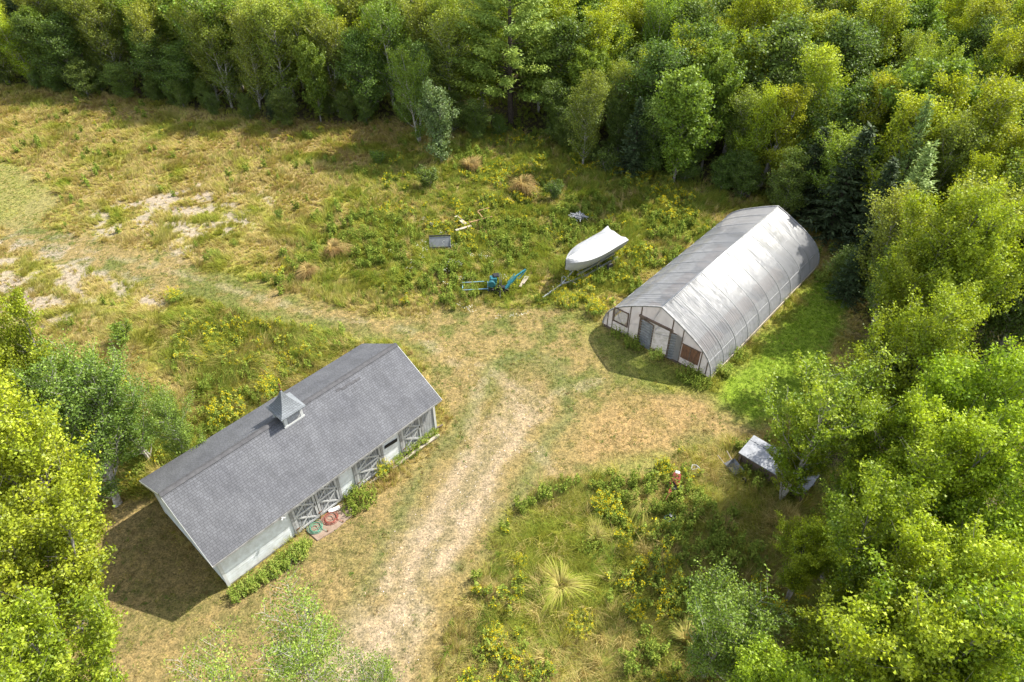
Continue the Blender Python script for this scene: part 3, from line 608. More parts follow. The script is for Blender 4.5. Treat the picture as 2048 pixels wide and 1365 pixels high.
# ---------------------------------------------------------------- BARN
bo = empty('storage_shed', (*BARN_O, 0.), BARN_A, 'long white clapboard shed with grey shingle roof, cupola and weathered braced doors', 'shed')
L, Wd, h, H, e, g = 12.43, 5.71, 2.41, 4.30, .41, .25
sl_ = (H - h) / (Wd / 2 + e); wt = h + e * sl_ - .10; th = .09
def slab(y0, y1, z0, z1, name, m, x0=-g, x1=L + g):
    n = Vector((0, -(z1 - z0), (y1 - y0))).normalized()
    if n.z < 0: n = -n
    a = [(x0, y0, z0), (x1, y0, z0), (x1, y1, z1), (x0, y1, z1)]; d = n * th
    V = a + [tuple(Vector(p) - d) for p in a]; sl = math.hypot(y1 - y0, z1 - z0)
    mb = MB().add(V, [(0, 1, 2, 3), (7, 6, 5, 4), (0, 4, 5, 1), (1, 5, 6, 2), (2, 6, 7, 3), (3, 7, 4, 0)])
    return mb.build(name, m, bo, uv=lambda c: (c.x, (c.y - y0) / (y1 - y0) * sl))
rn = slab(-e, Wd / 2, h, H, 'roof_slope', M['shingle']); rf = slab(Wd + e, Wd / 2 + .002, h, H, 'roof_slope', M['shingle'])
mb = MB()
for s in (-1, 1): mb.bar((-g - .01, Wd / 2 + s * .075, H - .075 * sl_ + .03), (L + g + .01, Wd / 2 + s * .075, H - .075 * sl_ + .03), .165, .04, (0, s * math.sin(math.atan(sl_)), math.cos(math.atan(sl_))))
mb.build('ridge_cap', M['ridge'], bo)
for s in (-1, 1):
    for xx in (-g - .012, L + g + .012): MB().bar((xx, Wd / 2, H - .10), (xx, Wd / 2 + s * (Wd / 2 + e), h - .10), .022, .15).build('rake_board', M['trim'], bo)
mb = MB(); mb.bar((-g, -e - .012, h - .07), (L + g, -e - .012, h - .07), .02, .11); mb.build('eave_fascia', M['greyframe'], bo)
mb = MB(); rr = random.Random(3)
for k in range(5):
    yb = Wd / 2 - .32 - rr.random() * .16; zb = H - (Wd / 2 - yb) * sl_ + .012
    mb.bar((8.55 + k * .28, yb, zb), (8.82 + k * .28, yb, zb), .13, .012, (0, -math.sin(math.atan(sl_)), math.cos(math.atan(sl_))))
tag(mb.build('loose_shingle', M['ridge'], bo), 'lifted dark shingles near the ridge')
def lap(x0, x1, z0, z1, name, zt=None, ex=.15):
    V = []; F = []; z = z0
    while z < z1 - .01:
        zz = min(z + ex, z1); n = len(V)
        V += [(x0, -.018, z), (x1, -.018, z), (x1, -.004, zz), (x0, -.004, zz), (x0, -.004, z), (x1, -.004, z)]
        F += [(n, n + 1, n + 2, n + 3), (n + 4, n + 5, n + 1, n)]; z = zz
    return MB().add(V, F).build(name, M['white'], bo)
lap(.1, 3.50, .04, wt, 'clapboard_panel'); lap(6.24, 7.06, .04, wt, 'clapboard_panel'); lap(8.92, 10.0, .04, wt, 'clapboard_panel')
w5 = lap(11.56, L - .1, .04, wt, 'clapboard_panel'); w5.data.materials[0] = M['greyboard']; tag(w5, 'greyed unpainted boards at the right end of the front')
mb = MB().box((L / 2, Wd - .02, wt / 2), (L - .1, .04, wt)); mb.build('back_wall', M['white'], bo)
mb = MB()
for xx in (.02, L - .02):
    mb.add([(xx, .0, 0), (xx, Wd, 0), (xx, Wd, wt), (xx, Wd / 2, H - .14), (xx, .0, wt)], [(0, 1, 2, 3, 4)])
mb.build('gable_wall', M['white'], bo)
def gable_boards():
    V = []; F = []; z = .04
    while z < H - .3:
        zz = z + .105; ins = max(0, (z - wt) / sl_); n = len(V); i2 = max(0, (zz - wt) / sl_)
        V += [(-.012, .05 + ins, z), (-.012, Wd - .05 - ins, z), (.012, Wd - .05 - i2, zz), (.012, .05 + i2, zz), (.012, .05 + ins, z), (.012, Wd - .05 - ins, z)]
        F += [(n + 3, n + 2, n + 1, n), (n, n + 1, n + 5, n + 4)]; z = zz
    MB().add(V, F).build('clapboard_panel', M['white'], bo)
gable_boards()
for xx, yy in ((0.03, 0), (L - .03, 0), (.03, Wd)): MB().box((xx, yy - .0, wt / 2), (.13, .11, wt)).build('corner_board', M['trim'], bo)
for xx in (3.56, 6.17, 7.13, 8.85, 10.07, 11.49): MB().box((xx, -.02, wt / 2), (.13, .09, wt)).build('door_post', M['greyframe'], bo)
def door(x0, x1, z0=.1, z1=2.2, brace='x', lab=None):
    w = x1 - x0; mb = MB(); nb = max(3, int(w / .14))
    for k in range(nb): dz = rr.random() * .12; mb.box((x0 + (k + .5) * w / nb, .0 + .004 * (k % 2), (z0 + z1 + dz) / 2), (w / nb - .008 - rr.random() * .022, .03, z1 - z0 - dz))
    d = mb.build('door', M['greyboard'], bo)
    if lab: tag(d, lab)
    mb = MB()
    for xx in (x0 + .06, x1 - .06): mb.box((xx, -.035, (z0 + z1) / 2), (.12, .035, z1 - z0))
    for zz in (z0 + .07, (z0 + z1) / 2, z1 - .07): mb.box(((x0 + x1) / 2, -.0355, zz), (w - .26, .03, .12))
    zm = (z0 + z1) / 2
    for za, zb in ((z0 + .14, zm - .06), (zm + .06, z1 - .14)):
        mb.bar((x0 + .12, -.036, za), (x1 - .12, -.036, zb), .028, .09, (0, 0, 1)); mb.bar((x0 + .12, -.038, zb), (x1 - .12, -.038, za), .028, .09, (0, 0, 1))
    mb.build('brace', M['brace'], d)
    MB().box((x1 - .09, -.07, zm), (.03, .04, .14)).build('handle', M['black'], d)
    for zz in (z0 + .3, z1 - .3): MB().box((x0 + .02, -.065, zz), (.2, .02, .05)).build('hinge', M['rust'], d)
door(3.64, 4.86, lab='left leaf of the peeling double door'); door(4.90, 6.10, lab='right leaf of the peeling double door')
door(7.21, 8.77); door(10.15, 11.41)
MB().box((9.45, -.045, 1.42), (.8, .03, .2), Matrix.Rotation(.12, 3, 'Y')).build('hole_shade_board', M['dark'], bo)  # solid board for the hole in the panel, its inner shade painted near-black
MB().box((L / 2, .06, .05), (L, .16, .1)).build('sill_beam', M['greyframe'], bo)
mb = MB()
mb.box((3.05, -.43, 2.30), (.05, .05, .08)); mb.tube([(3.05, -.44, 2.29), (2.98, -.50, 2.24)], .03, 8); mb.tube([(3.06, -.44, 2.29), (3.15, -.50, 2.24)], .03, 8)
mb.build('floodlight', M['trim'], bo)
# cupola
cu = mobj('cupola', bpy.data.meshes.new('cupola'), bo)
cx, cyy = 6.05, Wd / 2; hw = .46
mb = MB().box((cx, cyy, 4.2), (2 * hw, 2 * hw, .98)); cu.data = None or cu.data
bm_ = bpy.data.meshes.new('cupola'); bm_.from_pydata(mb.v, [], mb.f); bm_.materials.append(M['white']); cu.data = bm_
mb = MB()
for sx in (-1, 1):
    for sy in (-1, 1): mb.box((cx + sx * (hw - .03), cyy + sy * (hw - .03), 4.33), (.14, .14, .76))
for s in (-1, 1):
    mb.box((cx, cyy + s * (hw + .025), 4.02), (2 * hw + .18, .05, .14)); mb.box((cx + s * (hw + .025), cyy, 4.02), (.05, 2 * hw + .08, .14))
    mb.box((cx, cyy + s * (hw + .02), 4.66), (2 * hw + .1, .05, .09)); mb.box((cx + s * (hw + .02), cyy, 4.66), (.05, 2 * hw, .09))
mb.build('trim', M['trim'], cu)
mb = MB()
for k in range(6):
    zz = 4.14 + k * .08
    for s in (-1, 1):
        mb.box((cx, cyy + s * (hw + .012), zz), (2 * hw - .26, .06, .012), Matrix.Rotation(s * -.6, 3, 'X')); mb.box((cx + s * (hw + .012), cyy, zz), (.06, 2 * hw - .26, .012), Matrix.Rotation(s * .6, 3, 'Y'))
mb.build('louvre', M['greyframe'], cu)
prof = [(.66, 4.70), (.66, 4.74), (.50, 4.88), (.32, 5.10), (.17, 5.38), (.05, 5.70), (.0, 5.78)]; V = []; F = []
for r_, zz in prof: V += [(cx + r_, cyy + r_, zz), (cx - r_, cyy + r_, zz), (cx - r_, cyy - r_, zz), (cx + r_, cyy - r_, zz)]
for i in range(len(prof) - 1): F += [(i * 4 + j, i * 4 + (j + 1) % 4, i * 4 + 4 + (j + 1) % 4, i * 4 + 4 + j) for j in range(4)]
F.append((3, 2, 1, 0))
MB().add(V, F).build('cupola_roof', M['cupshingle'], cu, uv=lambda c: (c.x + c.y, c.z * 1.3))
mb = MB().tube([(cx, cyy, 5.65), (cx, cyy, 6.15)], .018, 6); mb.lathe((cx, cyy, 5.83), [(0.001, -.06), (.05, -.03), (.05, .03), (.001, .06)], 10); mb.lathe((cx, cyy, 6.13), [(0.001, -.07), (.045, -.02), (.045, .03), (.001, .08)], 8)
mb.bar((cx - .12, cyy, 6.0), (cx + .12, cyy, 6.0), .012, .02); mb.build('finial', M['rust'], cu)

# ---------------------------------------------------------------- GREENHOUSE
go = empty('greenhouse', (*GH_O, 0.), GH_A, 'hoop greenhouse in cloudy white plastic film with a peaked end and two grey doors', 'greenhouse')
GL, GW, GHt = 15.13, 7.61, 3.45; c0 = GW / 2
HALF = [(0, 3.43), (.5, 3.22), (1.0, 2.99), (1.5, 2.74), (2.0, 2.48), (2.45, 2.22), (2.85, 1.95), (3.18, 1.66), (3.44, 1.34), (3.63, 1.0), (3.75, .64), (3.80, .3), (3.82, 0.)]
def prof_at(n_up=1.):
    return [(c0 - d, z) for d, z in HALF[::-1]] + [(c0 + d, z) for d, z in HALF[1:]]
PR = prof_at()
nh = 11; hx = np.linspace(0, GL, nh)
xs = np.linspace(0, GL, (nh - 1) * 8 + 1)
V = []; UV = []; mid_ = len(PR) // 2; PF = PR[:mid_ + 1] + PR[mid_:]; np_ = len(PF); arc = [0]
for i in range(1, np_): arc.append(arc[-1] + math.dist(PF[i], PF[i - 1]))
for xx in xs:
    ph = (xx / (GL / (nh - 1))) % 1; sag = .05 * math.sin(math.pi * ph) ** .7 if 0 < ph < 1 else 0
    for i, (yy, zz) in enumerate(PF):
        k = min(1., abs(yy - c0) / .4) * min(1, zz / .4); nxn, nz = (yy - c0) / 4.2, .8 if zz > 1.6 else .2
        V.append((xx, yy - nxn * sag * k, zz - nz * sag * k)); UV.append((xx, arc[i]))
F = [(a * np_ + b, (a + 1) * np_ + b, (a + 1) * np_ + b + 1, a * np_ + b + 1) for a in range(len(xs) - 1) for b in range(np_ - 1) if b != mid_]
film = mobj('film_cover', fmesh('film_cover', V, F, M['poly'], uv=UV, smooth=True), go)
def arch(x, r, name, m, off=0., par=go, n=6):
    return MB().tube([(x, c0 + (yy - c0) * (1 - off), zz * (1 - off) + .0) for yy, zz in PR], r, n, cap=True).build(name, m, par, smooth=True)
for k, xx in enumerate(hx[1:-1]): arch(xx, .026, 'hoop', M['steel'], .002)
arch(-.02, .055, 'end_arch', M['greyframe'], -.002, n=4); arch(GL + .02, .05, 'end_arch', M['greyframe'], -.002, n=4)
mb = MB()
for d, zz in ((0, 3.36), (1.9, 2.46), (-1.9, 2.46), (3.5, 1.18), (-3.5, 1.18)): mb.tube([(0, c0 + d, zz), (GL, c0 + d, zz)], .022, 6)
mb.build('purlin', M['gal'], go)
mb = MB().tube([(0, c0, 3.45), (GL, c0, 3.45)], .035, 6); mb.build('ridge_pipe', M['gal'], go, smooth=True)
mb = MB()
for yy in (-.03, GW + .03): mb.box((GL / 2, yy, .1), (GL, .05, .24))
mb.build('base_board', M['pale'], go)
MB().box((GL / 2, c0, .005), (GL - .2, GW - .2, .03)).build('floor_cloth', M['floor'], go)
# end walls: film panels cut round the openings
def zprof(y):
    d = abs(y - c0)
    for (a, za), (b, zb) in zip(HALF[:-1], HALF[1:]):
        if a <= d <= b: return za + (zb - za) * (d - a) / (b - a)
    return 0.
def endwall(x, holes, name):
    ys = sorted(set([c0 - d for d, _ in HALF] + [c0 + d for d, _ in HALF] + [q for hh in holes for q in hh[:2]])); V = []; F = []; UVs = []
    for a, b in zip(ys[:-1], ys[1:]):
        if b - a < 1e-4: continue
        m = (a + b) / 2; segs = [(0., None)]; hs = [hh for hh in holes if hh[0] <= m <= hh[1]]
        bands = []; z0 = 0.
        for hh in hs: bands.append((z0, hh[2])); z0 = hh[3]
        bands.append((z0, None))
        for p, q in bands:
            za, zb = (zprof(a), zprof(b)) if q is None else (q, q)
            if max(za, zb) - p < .02: continue
            n = len(V); V += [(x, a, min(p, za)), (x, b, min(p, zb)), (x, b, zb), (x, a, za)]; F.append((n, n + 1, n + 2, n + 3))
    V = np.array(V); return mobj(name, fmesh(name, V, F, M['polyend'], uv=V[:, 1:3]), go)
D0, D1, DZ = 2.98, 4.93, 2.10
endwall(0., [(D0, D1, 0, DZ), (5.85, 6.85, .84, 1.86), (.9, 2.06, .62, 1.66)], 'end_film'); endwall(GL, [(2.9, 4.7, 0, 2.0)], 'end_film')
mb = MB()
mb.box((-.03, D1 + .06, DZ / 2), (.1, .12, DZ)); mb.box((-.03, D0 - .06, DZ / 2), (.1, .12, DZ)); mb.box((-.04, (D0 + D1) / 2, DZ + .07), (.12, D1 - D0 + .36, .14)); df = mb.build('door_frame', M['oldwood'], go)
mb = MB()
for yy, z0 in ((D1 + .08, DZ + .14), (D0 - .10, DZ + .14)): mb.box((0.0, yy, (z0 + zprof(yy)) / 2), (.06, .07, zprof(yy) - z0))
for yy in (5.75, 6.95, 2.15, .8, 7.3, .35): mb.box((0.02, yy, zprof(yy) / 2), (.05, .06, zprof(yy) - .05))
mb.box((.02, c0, .08), (.06, GW - .1, .16)); mb.build('end_stud', M['oldwood'], go)
def sheet_door(y0, y1, hinge, ang, name_lab):
    w = y1 - y0; d = link(bpy.data.objects.new('door', None)); bpy.data.objects.remove(d)
    V = []; F = []; nr_ = 40
    for k in range(nr_ + 1):
        zz = .08 + (DZ - .12) * k / nr_; xo = .012 * math.sin(k * math.pi / 2.)
        V += [(xo, 0, zz), (xo, w, zz)]
    F = [(2 * k, 2 * k + 1, 2 * k + 3, 2 * k + 2) for k in range(nr_)]
    o = MB().add(V, F).build('door', M['alum'], go); tag(o, name_lab)
    fr = MB()
    for yy in (.03, w - .03): fr.box((-.02, yy, DZ / 2), (.05, .07, DZ - .08))
    for zz in (.1, DZ - .06): fr.box((-.021, w / 2, zz), (.045, w - .14, .07))
    fr.build('door_edge', M['oldwood'], o)
    MB().box((-.06, w - .1, 1.0), (.04, .05, .12)).build('handle', M['rust'], o)
    o.location = (-.08, hinge, 0); o.rotation_euler = (0, 0, ang); return o
sheet_door(0, .93, D1 - .02, math.pi - .12, 'left grey ribbed door, nearly closed')
sheet_door(0, .86, D0 - .04, math.pi - .0 + R_(0) - math.pi * 0 + math.pi * .0 + R_(12), 'right grey ribbed door, swung open')
mb = MB().tube([(-.1, D1 - .98, 1.95), (-.5, 3.7, 1.2)], .018, 6); mb.build('door_stay', M['pale'], go)
# left window with louvres, right brown board
mb = MB()
for yy in (5.85, 6.85): mb.box((-.04, yy, 1.35), (.07, .07, 1.1))
for zz in (.84, 1.86): mb.box((-.041, 6.35, zz), (.068, 0.93, .07))
wf = mb.build('vent_window', M['oldwood'], go); mb = MB()
for k in range(11): mb.box((-.03, 6.35, .91 + k * .085), (.07, .93, .01), Matrix.Rotation(.7, 3, 'Y'))
mb.build('louvre', M['pale'], wf)
mb = MB().box((-.04, 1.48, 1.14), (.03, 1.16, 1.04)); pb = mb.build('plywood_hatch', M['ply'], go)
mb = MB(); mb.box((-.065, 1.48, 1.68), (.04, 1.26, .06)); mb.box((-.065, 1.50, 1.14), (.02, .05, .98)); mb.build('hatch_batten', M['oldwood'], pb)
mb = MB()
for k in range(3): mb.box((2. + k * 4.4, 1.6, .45), (3.4, .9, .06)); mb.box((2. + k * 4.4, 5.9, .45), (3.4, .9, .06))
for k in range(3):
    for yy in (1.6, 5.9):
        for sx in (-1.6, 1.6): mb.box((2. + k * 4.4 + sx, yy, .21), (.08, .8, .42))
mb.build('bench', M['oldwood'], go)

# ---------------------------------------------------------------- BOAT ON TRAILER
A = px(1131, 527, 2.0); Bs = px(1235, 464, 2.15); ang = math.atan2(A[1] - Bs[1], A[0] - Bs[0]); BL = float(np.hypot(*(A - Bs)))
ctr = Bs; bt = empty('wrapped_boat', (*Bs, 0.), ang, 'boat shrink-wrapped in white film with its bow pointing at the drive', 'boat')
n = 22; V = []; ns = 15
for i in range(n + 1):
    t = i / n; xx = BL * t; w = 1.02 * (1 - max(0, (t - .45) / .55) ** 2.4) + .03; zg = 2.0 + .05 * t ** 2
    rid = .42 + .12 * math.sin(t * 9) * (1 - t) + (.26 * max(0, 1 - t / .12)) * 0; kz = 1.05 + .45 * max(0, (t - .65) / .35) ** 2
    for j in range(ns):
        q = j / (ns - 1) * 2 - 1; aq = abs(q)
        if aq > .55:                       # hull side, below the gunwale
            k = (aq - .55) / .45; yy = math.copysign(w * (1 - .30 * k - .25 * k ** 3) * 1.0, q); z_ = zg - (zg - kz) * k
        else:
            k = aq / .55; yy = math.copysign(w * k, q); z_ = zg + rid * (1 - k ** 1.5) * (1 - .25 * t) - .05 * math.sin(k * math.pi) * math.sin(t * 17 + q * 5)
            if t < .2: z_ += (1 - t / .2) ** 1.5 * ((.55 if q < 0 else .25) * k ** 3 - .14 * math.sin(k * 3.1))
            if .66 < t < .98: z_ -= .26 * math.sin((t - .66) / .32 * math.pi) * k * (1 - k * .6) * (1.2 if q < 0 else .7)
        V.append((xx + (.45 * (1 - t / .2) * (1 - k) if t < .2 and aq < .55 else 0), yy, z_))
F = [(i * ns + j, i * ns + j + 1, (i + 1) * ns + j + 1, (i + 1) * ns + j) for i in range(n) for j in range(ns - 1)]
F2 = list(map(tuple, F)); mb = MB().add(V, F2); mb.f.append(tuple(range(ns)))
mb.build('shrink_wrap', M['wrap'], bt)
mb = MB(); V = []; n2 = 14
for i in range(n2 + 1):
    t = i / n2; xx = .05 + (BL - .25) * t; w = 1.0 * (1 - max(0, (t - .5) / .5) ** 2.2) * .7 + .02; kz = 1.05 + .45 * max(0, (t - .65) / .35) ** 2
    V += [(xx, -w, kz + .22), (xx, 0, kz - .22 * (1 - t * .5)), (xx, w, kz + .22)]
F = [(i * 3 + j, i * 3 + j + 1, i * 3 + 4 + j, i * 3 + 3 + j) for i in range(n2) for j in range(2)]
mb.add(V, F); mb.build('hull', M['hull'], bt)
for sx in (1.2, 2.6):
    MB().tube([(sx, -.78, 1.62), (sx, -.74, 1.66)], .05, 6).build('wrap_vent', M['black'], bt)
tl_ = empty('boat_trailer', (*Bs, 0.), ang, 'galvanised trailer under the white wrapped boat, tongue resting on the ground', 'trailer')
mb = MB()
for s in (-1, 1): mb.bar((.4, s * .55, .48), (BL * .72, s * .5, .48), .07, .11); mb.bar((BL * .72, s * .5, .48), (BL + .3, 0, .42), .07, .1)
for xx in (.6, 2., 3.6, 4.8): mb.bar((xx, -.6, .42), (xx, .6, .42), .06, .07)
for s in (-1, 1): mb.bar((.6, s * .38, .8), (4.4, s * .34, .8), .1, .08)
for s in (-1, 1):
    for xx in (.8, 2.4, 4.): mb.box((xx, s * .37, .62), (.07, .07, .3))
mb.build('frame', M['gal'], tl_)
mb = MB().bar((BL + .2, 0, .42), (BL + 1.9, 0, .26), .08, .09); mb.box((BL + 1.95, 0, .26), (.2, .1, .08)); mb.build('tongue', M['gal'], tl_)
mb = MB().tube([(BL + 1.2, .08, .0), (BL + 1.2, .08, .75)], .03, 8); mb.bar((BL + .3, 0, .45), (BL + .25, 0, 1.0), .07, .07); mb.build('winch_post', M['gal'], tl_)
for s in (-1, 1):
    w_ = MB().lathe((1.6, s * .85, .32), [(.12, -.09), (.31, -.09), (.33, -.05), (.33, .05), (.31, .09), (.12, .09)], 20, 'y').build('wheel', M['black'], tl_)
    MB().lathe((1.6, s * .85, .32), [(.001, -.04), (.12, -.05), (.15, .08), (.001, .06)], 14, 'y').build('rim', M['gal'], w_)

# ---------------------------------------------------------------- SMALL THINGS
def at(u, v, z=0.): p = px(u, v); return (float(p[0]), float(p[1]), float(gz(np.array([p[0]]), np.array([p[1]]))[0]) + z)
def ori(a, b): p, q = px(*a), px(*b); return math.atan2(q[1] - p[1], q[0] - p[0]), float(np.hypot(*(q - p)))
# paving slab with two hoses, board
r_, l_ = ori((590, 1076), (683, 1006)); pc = at(640, 1052)
R2 = lambda x, y: (BARN_O[0] + x * math.cos(BARN_A) - y * math.sin(BARN_A), BARN_O[1] + x * math.sin(BARN_A) + y * math.cos(BARN_A))
pv = empty('paving_slab', (*R2(5.15, -.62), 0.), BARN_A, 'reddish stained paving slab in front of the double door of the shed', 'slab')
MB().add([(-1.15, -.38, .05), (-.2, -.52, .05), (.75, -.45, .05), (1.02, -.1, .05), (.95, .5, .05), (-1.2, .5, .05), (-1.2, -.4, -.05), (-.2, -.55, -.05), (.8, -.48, -.05), (1.05, -.1, -.05), (.95, .5, -.05), (-1.2, .5, -.05)], [(0, 1, 2, 3, 4, 5)] + [(k, k + 6, (k + 1) % 6 + 6, (k + 1) % 6) for k in range(6)]).build('slab', M['concrete'], pv, bevel=.01)
def hose(name, u, v, R0, m, lab, seed):
    rg = random.Random(seed); pts = []; nl = 6
    for k in range(nl * 18):
        a = k / 18 * 2 * math.pi; r = R0 * (1.12 - .10 * (k // 18)) + .07 * math.sin(a * .37 + 2.1 * (k // 18)) ; pts.append((r * math.cos(a) + .03 * math.sin(k / 31.), r * math.sin(a) + .04 * math.cos(k / 23.), .03 + .012 * (k // 18) + .01 * math.sin(a * 3)))
    pts += [(pts[-1][0] + .12 * k, pts[-1][1] - .05 * k * k * .2, .05) for k in range(1, 5)]
    p = at(u, v, .06); o = empty(name, p, 0, lab, 'hose'); MB().tube(pts, .011, 5).build('coil', m, o, smooth=True)
    MB().tube([pts[-1], (pts[-1][0] + .07, pts[-1][1], .05)], .024, 8).build('coupling', M['rust'], o); return o
hose('garden_hose', 631, 1057, .30, M['hosegreen'], 'coiled green garden hose on the slab by the shed', 1)
hose('garden_hose', 661, 1038, .33, M['hosered'], 'coiled red garden hose lying right of the green one', 2)
tag(MB().box((0, 0, 0), (.55, .22, .025), Matrix.Rotation(.5, 3, 'Z')).build('plastic_sheet', M['trim']), 'small white plastic sheet lying beside the red hose', 'sheet').location = at(669, 1021, .09)
def board(name, a, b, w, t, m, lab, z=.04, cat='board', grp=None, rx=0.):
    r, l = ori(a, b); c = at((a[0] + b[0]) / 2, (a[1] + b[1]) / 2, z); o = MB().box((0, 0, 0), (l, w, t)).build(name, m, bevel=.004)
    o.location = c; o.rotation_euler = (rx, 0, r); return tag(o, lab, cat, grp)
board('lumber', (786, 938), (879, 871), .16, .09, M['pale'], 'long bleached timber along the shed front, outermost', .10)
board('lumber', (781, 932), (868, 868), .13, .07, M['pale'], 'long bleached timber along the shed front, inner one', .12)
board('lumber', (740, 968), (790, 930), .12, .06, M['pale'], 'short pale timber half hidden by the goldenrod at the shed', .06)
board('lumber', (873, 860), (886, 853), .08, .05, M['oldwood'], 'dark broken timber end at the corner of the shed', .15)
board('plank', (913, 443), (931, 459), .3, .04, M['pale'], 'pale wide plank in the meadow above the grey tub', .5)
board('plank', (912, 472), (943, 463), .22, .04, M['pale'], 'whitish plank just right above the grey tub', .5)
board('plank', (940, 456), (985, 444), .1, .06, M['brownlumber'], 'long thin brown plank right of the pale plank', .5)
board('plank', (956, 433), (978, 427), .08, .05, M['brownlumber'], 'short brown plank farthest from the grey tub', .5)
board('plank', (956, 434), (966, 446), .08, .05, M['brownlumber'], 'brown crosspiece joining the two brown planks', .48)
board('plank', (1040, 580), (1052, 559), .15, .05, M['pale'], 'bleached stick left of the pair beside the teal implement', .3)
board('plank', (1046, 575), (1057, 561), .12, .05, M['pale'], 'bleached stick right of the pair beside the teal implement', .34)
# grey tub
o = empty('stock_tub', at(881, 497), R_(4), 'dark grey plastic tub tipped on its side in the weeds', 'tub')
mb = MB()
rt = Matrix.Rotation(R_(-38), 3, 'X'); mb.box((0, .1, .45), (1.55, .04, .85), rt); mb.box((0, .36, .28), (1.5, .7, .04), Matrix.Rotation(R_(-8), 3, 'X'))
for s in (-1, 1): mb.add([(s * .77, -.25, .1), (s * .77, .75, .2), (s * .77, .4, .85), (s * .77, -.15, .3), (s * .73, -.25, .1), (s * .73, .75, .2), (s * .73, .4, .85), (s * .73, -.15, .3)], [(0, 1, 2, 3), (4, 7, 6, 5), (0, 4, 5, 1), (1, 5, 6, 2), (2, 6, 7, 3), (3, 7, 4, 0)])
mb.build('shell', M['tub'], o); mb = MB().bar((-.8, .38, .86), (.8, .38, .86), .07, .06); mb.bar((-.8, -.2, .22), (.8, -.2, .22), .06, .06); mb.build('rim', M['black'], o)
# blue frame
r, l = ori((931, 584), (973, 576)); o = empty('tube_frame', at(951, 588), R_(3), 'rectangular faded blue tube frame lying in dry grass', 'frame')
mb = MB()
for yy in (0, .85): mb.tube([(-.85, yy, .38), (.85, yy, .42)], .032, 8)
for xx in (-.85, .85): mb.tube([(xx, 0, .4), (xx, .85, .4)], .032, 8)
mb.build('frame_tube', M['blue'], o)
for xx in (-.85, .85):
    for yy in (0, .85): MB().tube([(xx, yy, 0), (xx, yy, .39)], .025, 6).build('leg', M['blue'], o)
# teal implement
o = empty('farm_implement', at(1000, 590), 0., 'teal and black implement with a long slanted teal arm in the goldenrod', 'implement')
mb = MB(); mb.bar((.35, .1, .45), (1.05, .8, .95), .17, .16); mb.bar((1.05, .8, .95), (1.75, 1.35, 1.15), .11, .10); mb.tube([(1.05, .8, .95), (1.3, .85, .75), (1.75, 1.3, 1.1)], .035, 8); mb.tube([(.5, .4, .75), (1.0, .95, 1.1)], .03, 8); mb.build('arm', M['teal'], o)
mb = MB(); mb.box((-.45, .6, .8), (.42, .45, .6), Matrix.Rotation(.3, 3, 'Z')); mb.lathe((-.55, .25, .75), [(.05, -.1), (.26, -.1), (.26, .1), (.05, .1)], 16, 'y'); mb.build('housing', M['teal'], o, bevel=.04)
mb = MB(); mb.box((-.25, .72, 1.15), (.45, .4, .12), Matrix.Rotation(.3, 3, 'Z')); mb.build('seat', M['black'], o, bevel=.04)
mb = MB(); mb.box((.05, .25, .45), (.8, .3, .22)); mb.tube([(-.4, .2, .4), (-.1, -.05, .35), (.4, 0, .35)], .05, 8); mb.bar((0, -.3, .3), (.1, .5, .9), .08, .08); mb.build('engine', M['black'], o, bevel=.02)
for xx in (-.55, .4): MB().lathe((xx, .1, .25), [(.08, -.07), (.24, -.08), (.25, 0), (.24, .08), (.08, .07)], 16, 'y').build('wheel', M['black'], o)
mb = MB().tube([(0, .3, .6), (-.05, .5, 1.3), (.02, .5, 1.5), (.1, .5, 1.3), (.05, .3, .6)], .018, 6); mb.tube([(.0, -.1, .3), (.02, -.35, .05)], .035, 6); mb.build('lever', M['steel'], o)
# white heap of stripped film
rg = np.random.RandomState(4); o = empty('film_heap', at(1155, 445), 0, 'heap of shredded white plastic strips in the weeds beyond the boat', 'heap'); mb = MB()
for k in range(120):
    a = rg.rand() * 6.28; r = rg.rand() ** .6 * .5; p = np.array([math.cos(a) * r, math.sin(a) * r * .8, .35 + .35 * (1 - r)]); q = p + np.array([rg.normal(.0, .2), rg.normal(.0, .2), rg.normal(.0, .1)])
    mb.bar(p, q, .055, .008, (rg.normal(), rg.normal(), 2))
mb.build('strip', M['wrap'], o)
# red tiller
o = empty('garden_tiller', at(1346, 985), R_(70), 'rusty red garden tiller abandoned in the weeds', 'tiller')
mb = MB(); mb.box((.35, 0, .62), (.62, .4, .2), Matrix.Rotation(-.35, 3, 'Y')); mb.bar((.1, 0, .5), (-.5, .22, .35), .16, .16); mb.lathe((.1, .22, .5), [(.05, -.04), (.2, -.04), (.2, .04), (.05, .04)], 14, 'y'); mb.build('hood', M['red'], o, bevel=.03)
mb = MB().box((.6, 0, .75), (.3, .24, .12), Matrix.Rotation(-.35, 3, 'Y')); mb.build('fuel_tank', M['trim'], o, bevel=.03)
mb = MB(); mb.box((0, 0, .42), (.45, .22, .26)); mb.tube([(-.4, -.1, .4), (0, -.05, .6), (.1, .1, .7)], .03, 6); mb.build('engine', M['black'], o)
for s in (-1, 1): MB().lathe((.1, s * .28, .22), [(.06, -.05), (.21, -.06), (.22, 0), (.21, .06), (.06, .05)], 16, 'y').build('wheel', M['black'], o)
mb = MB()
for s in (-1, 1): mb.tube([(-.3, s * .08, .45), (-.8, s * .2, .65), (-1.1, s * .26, .72)], .018, 6)
mb.build('handlebar', M['rust'], o)
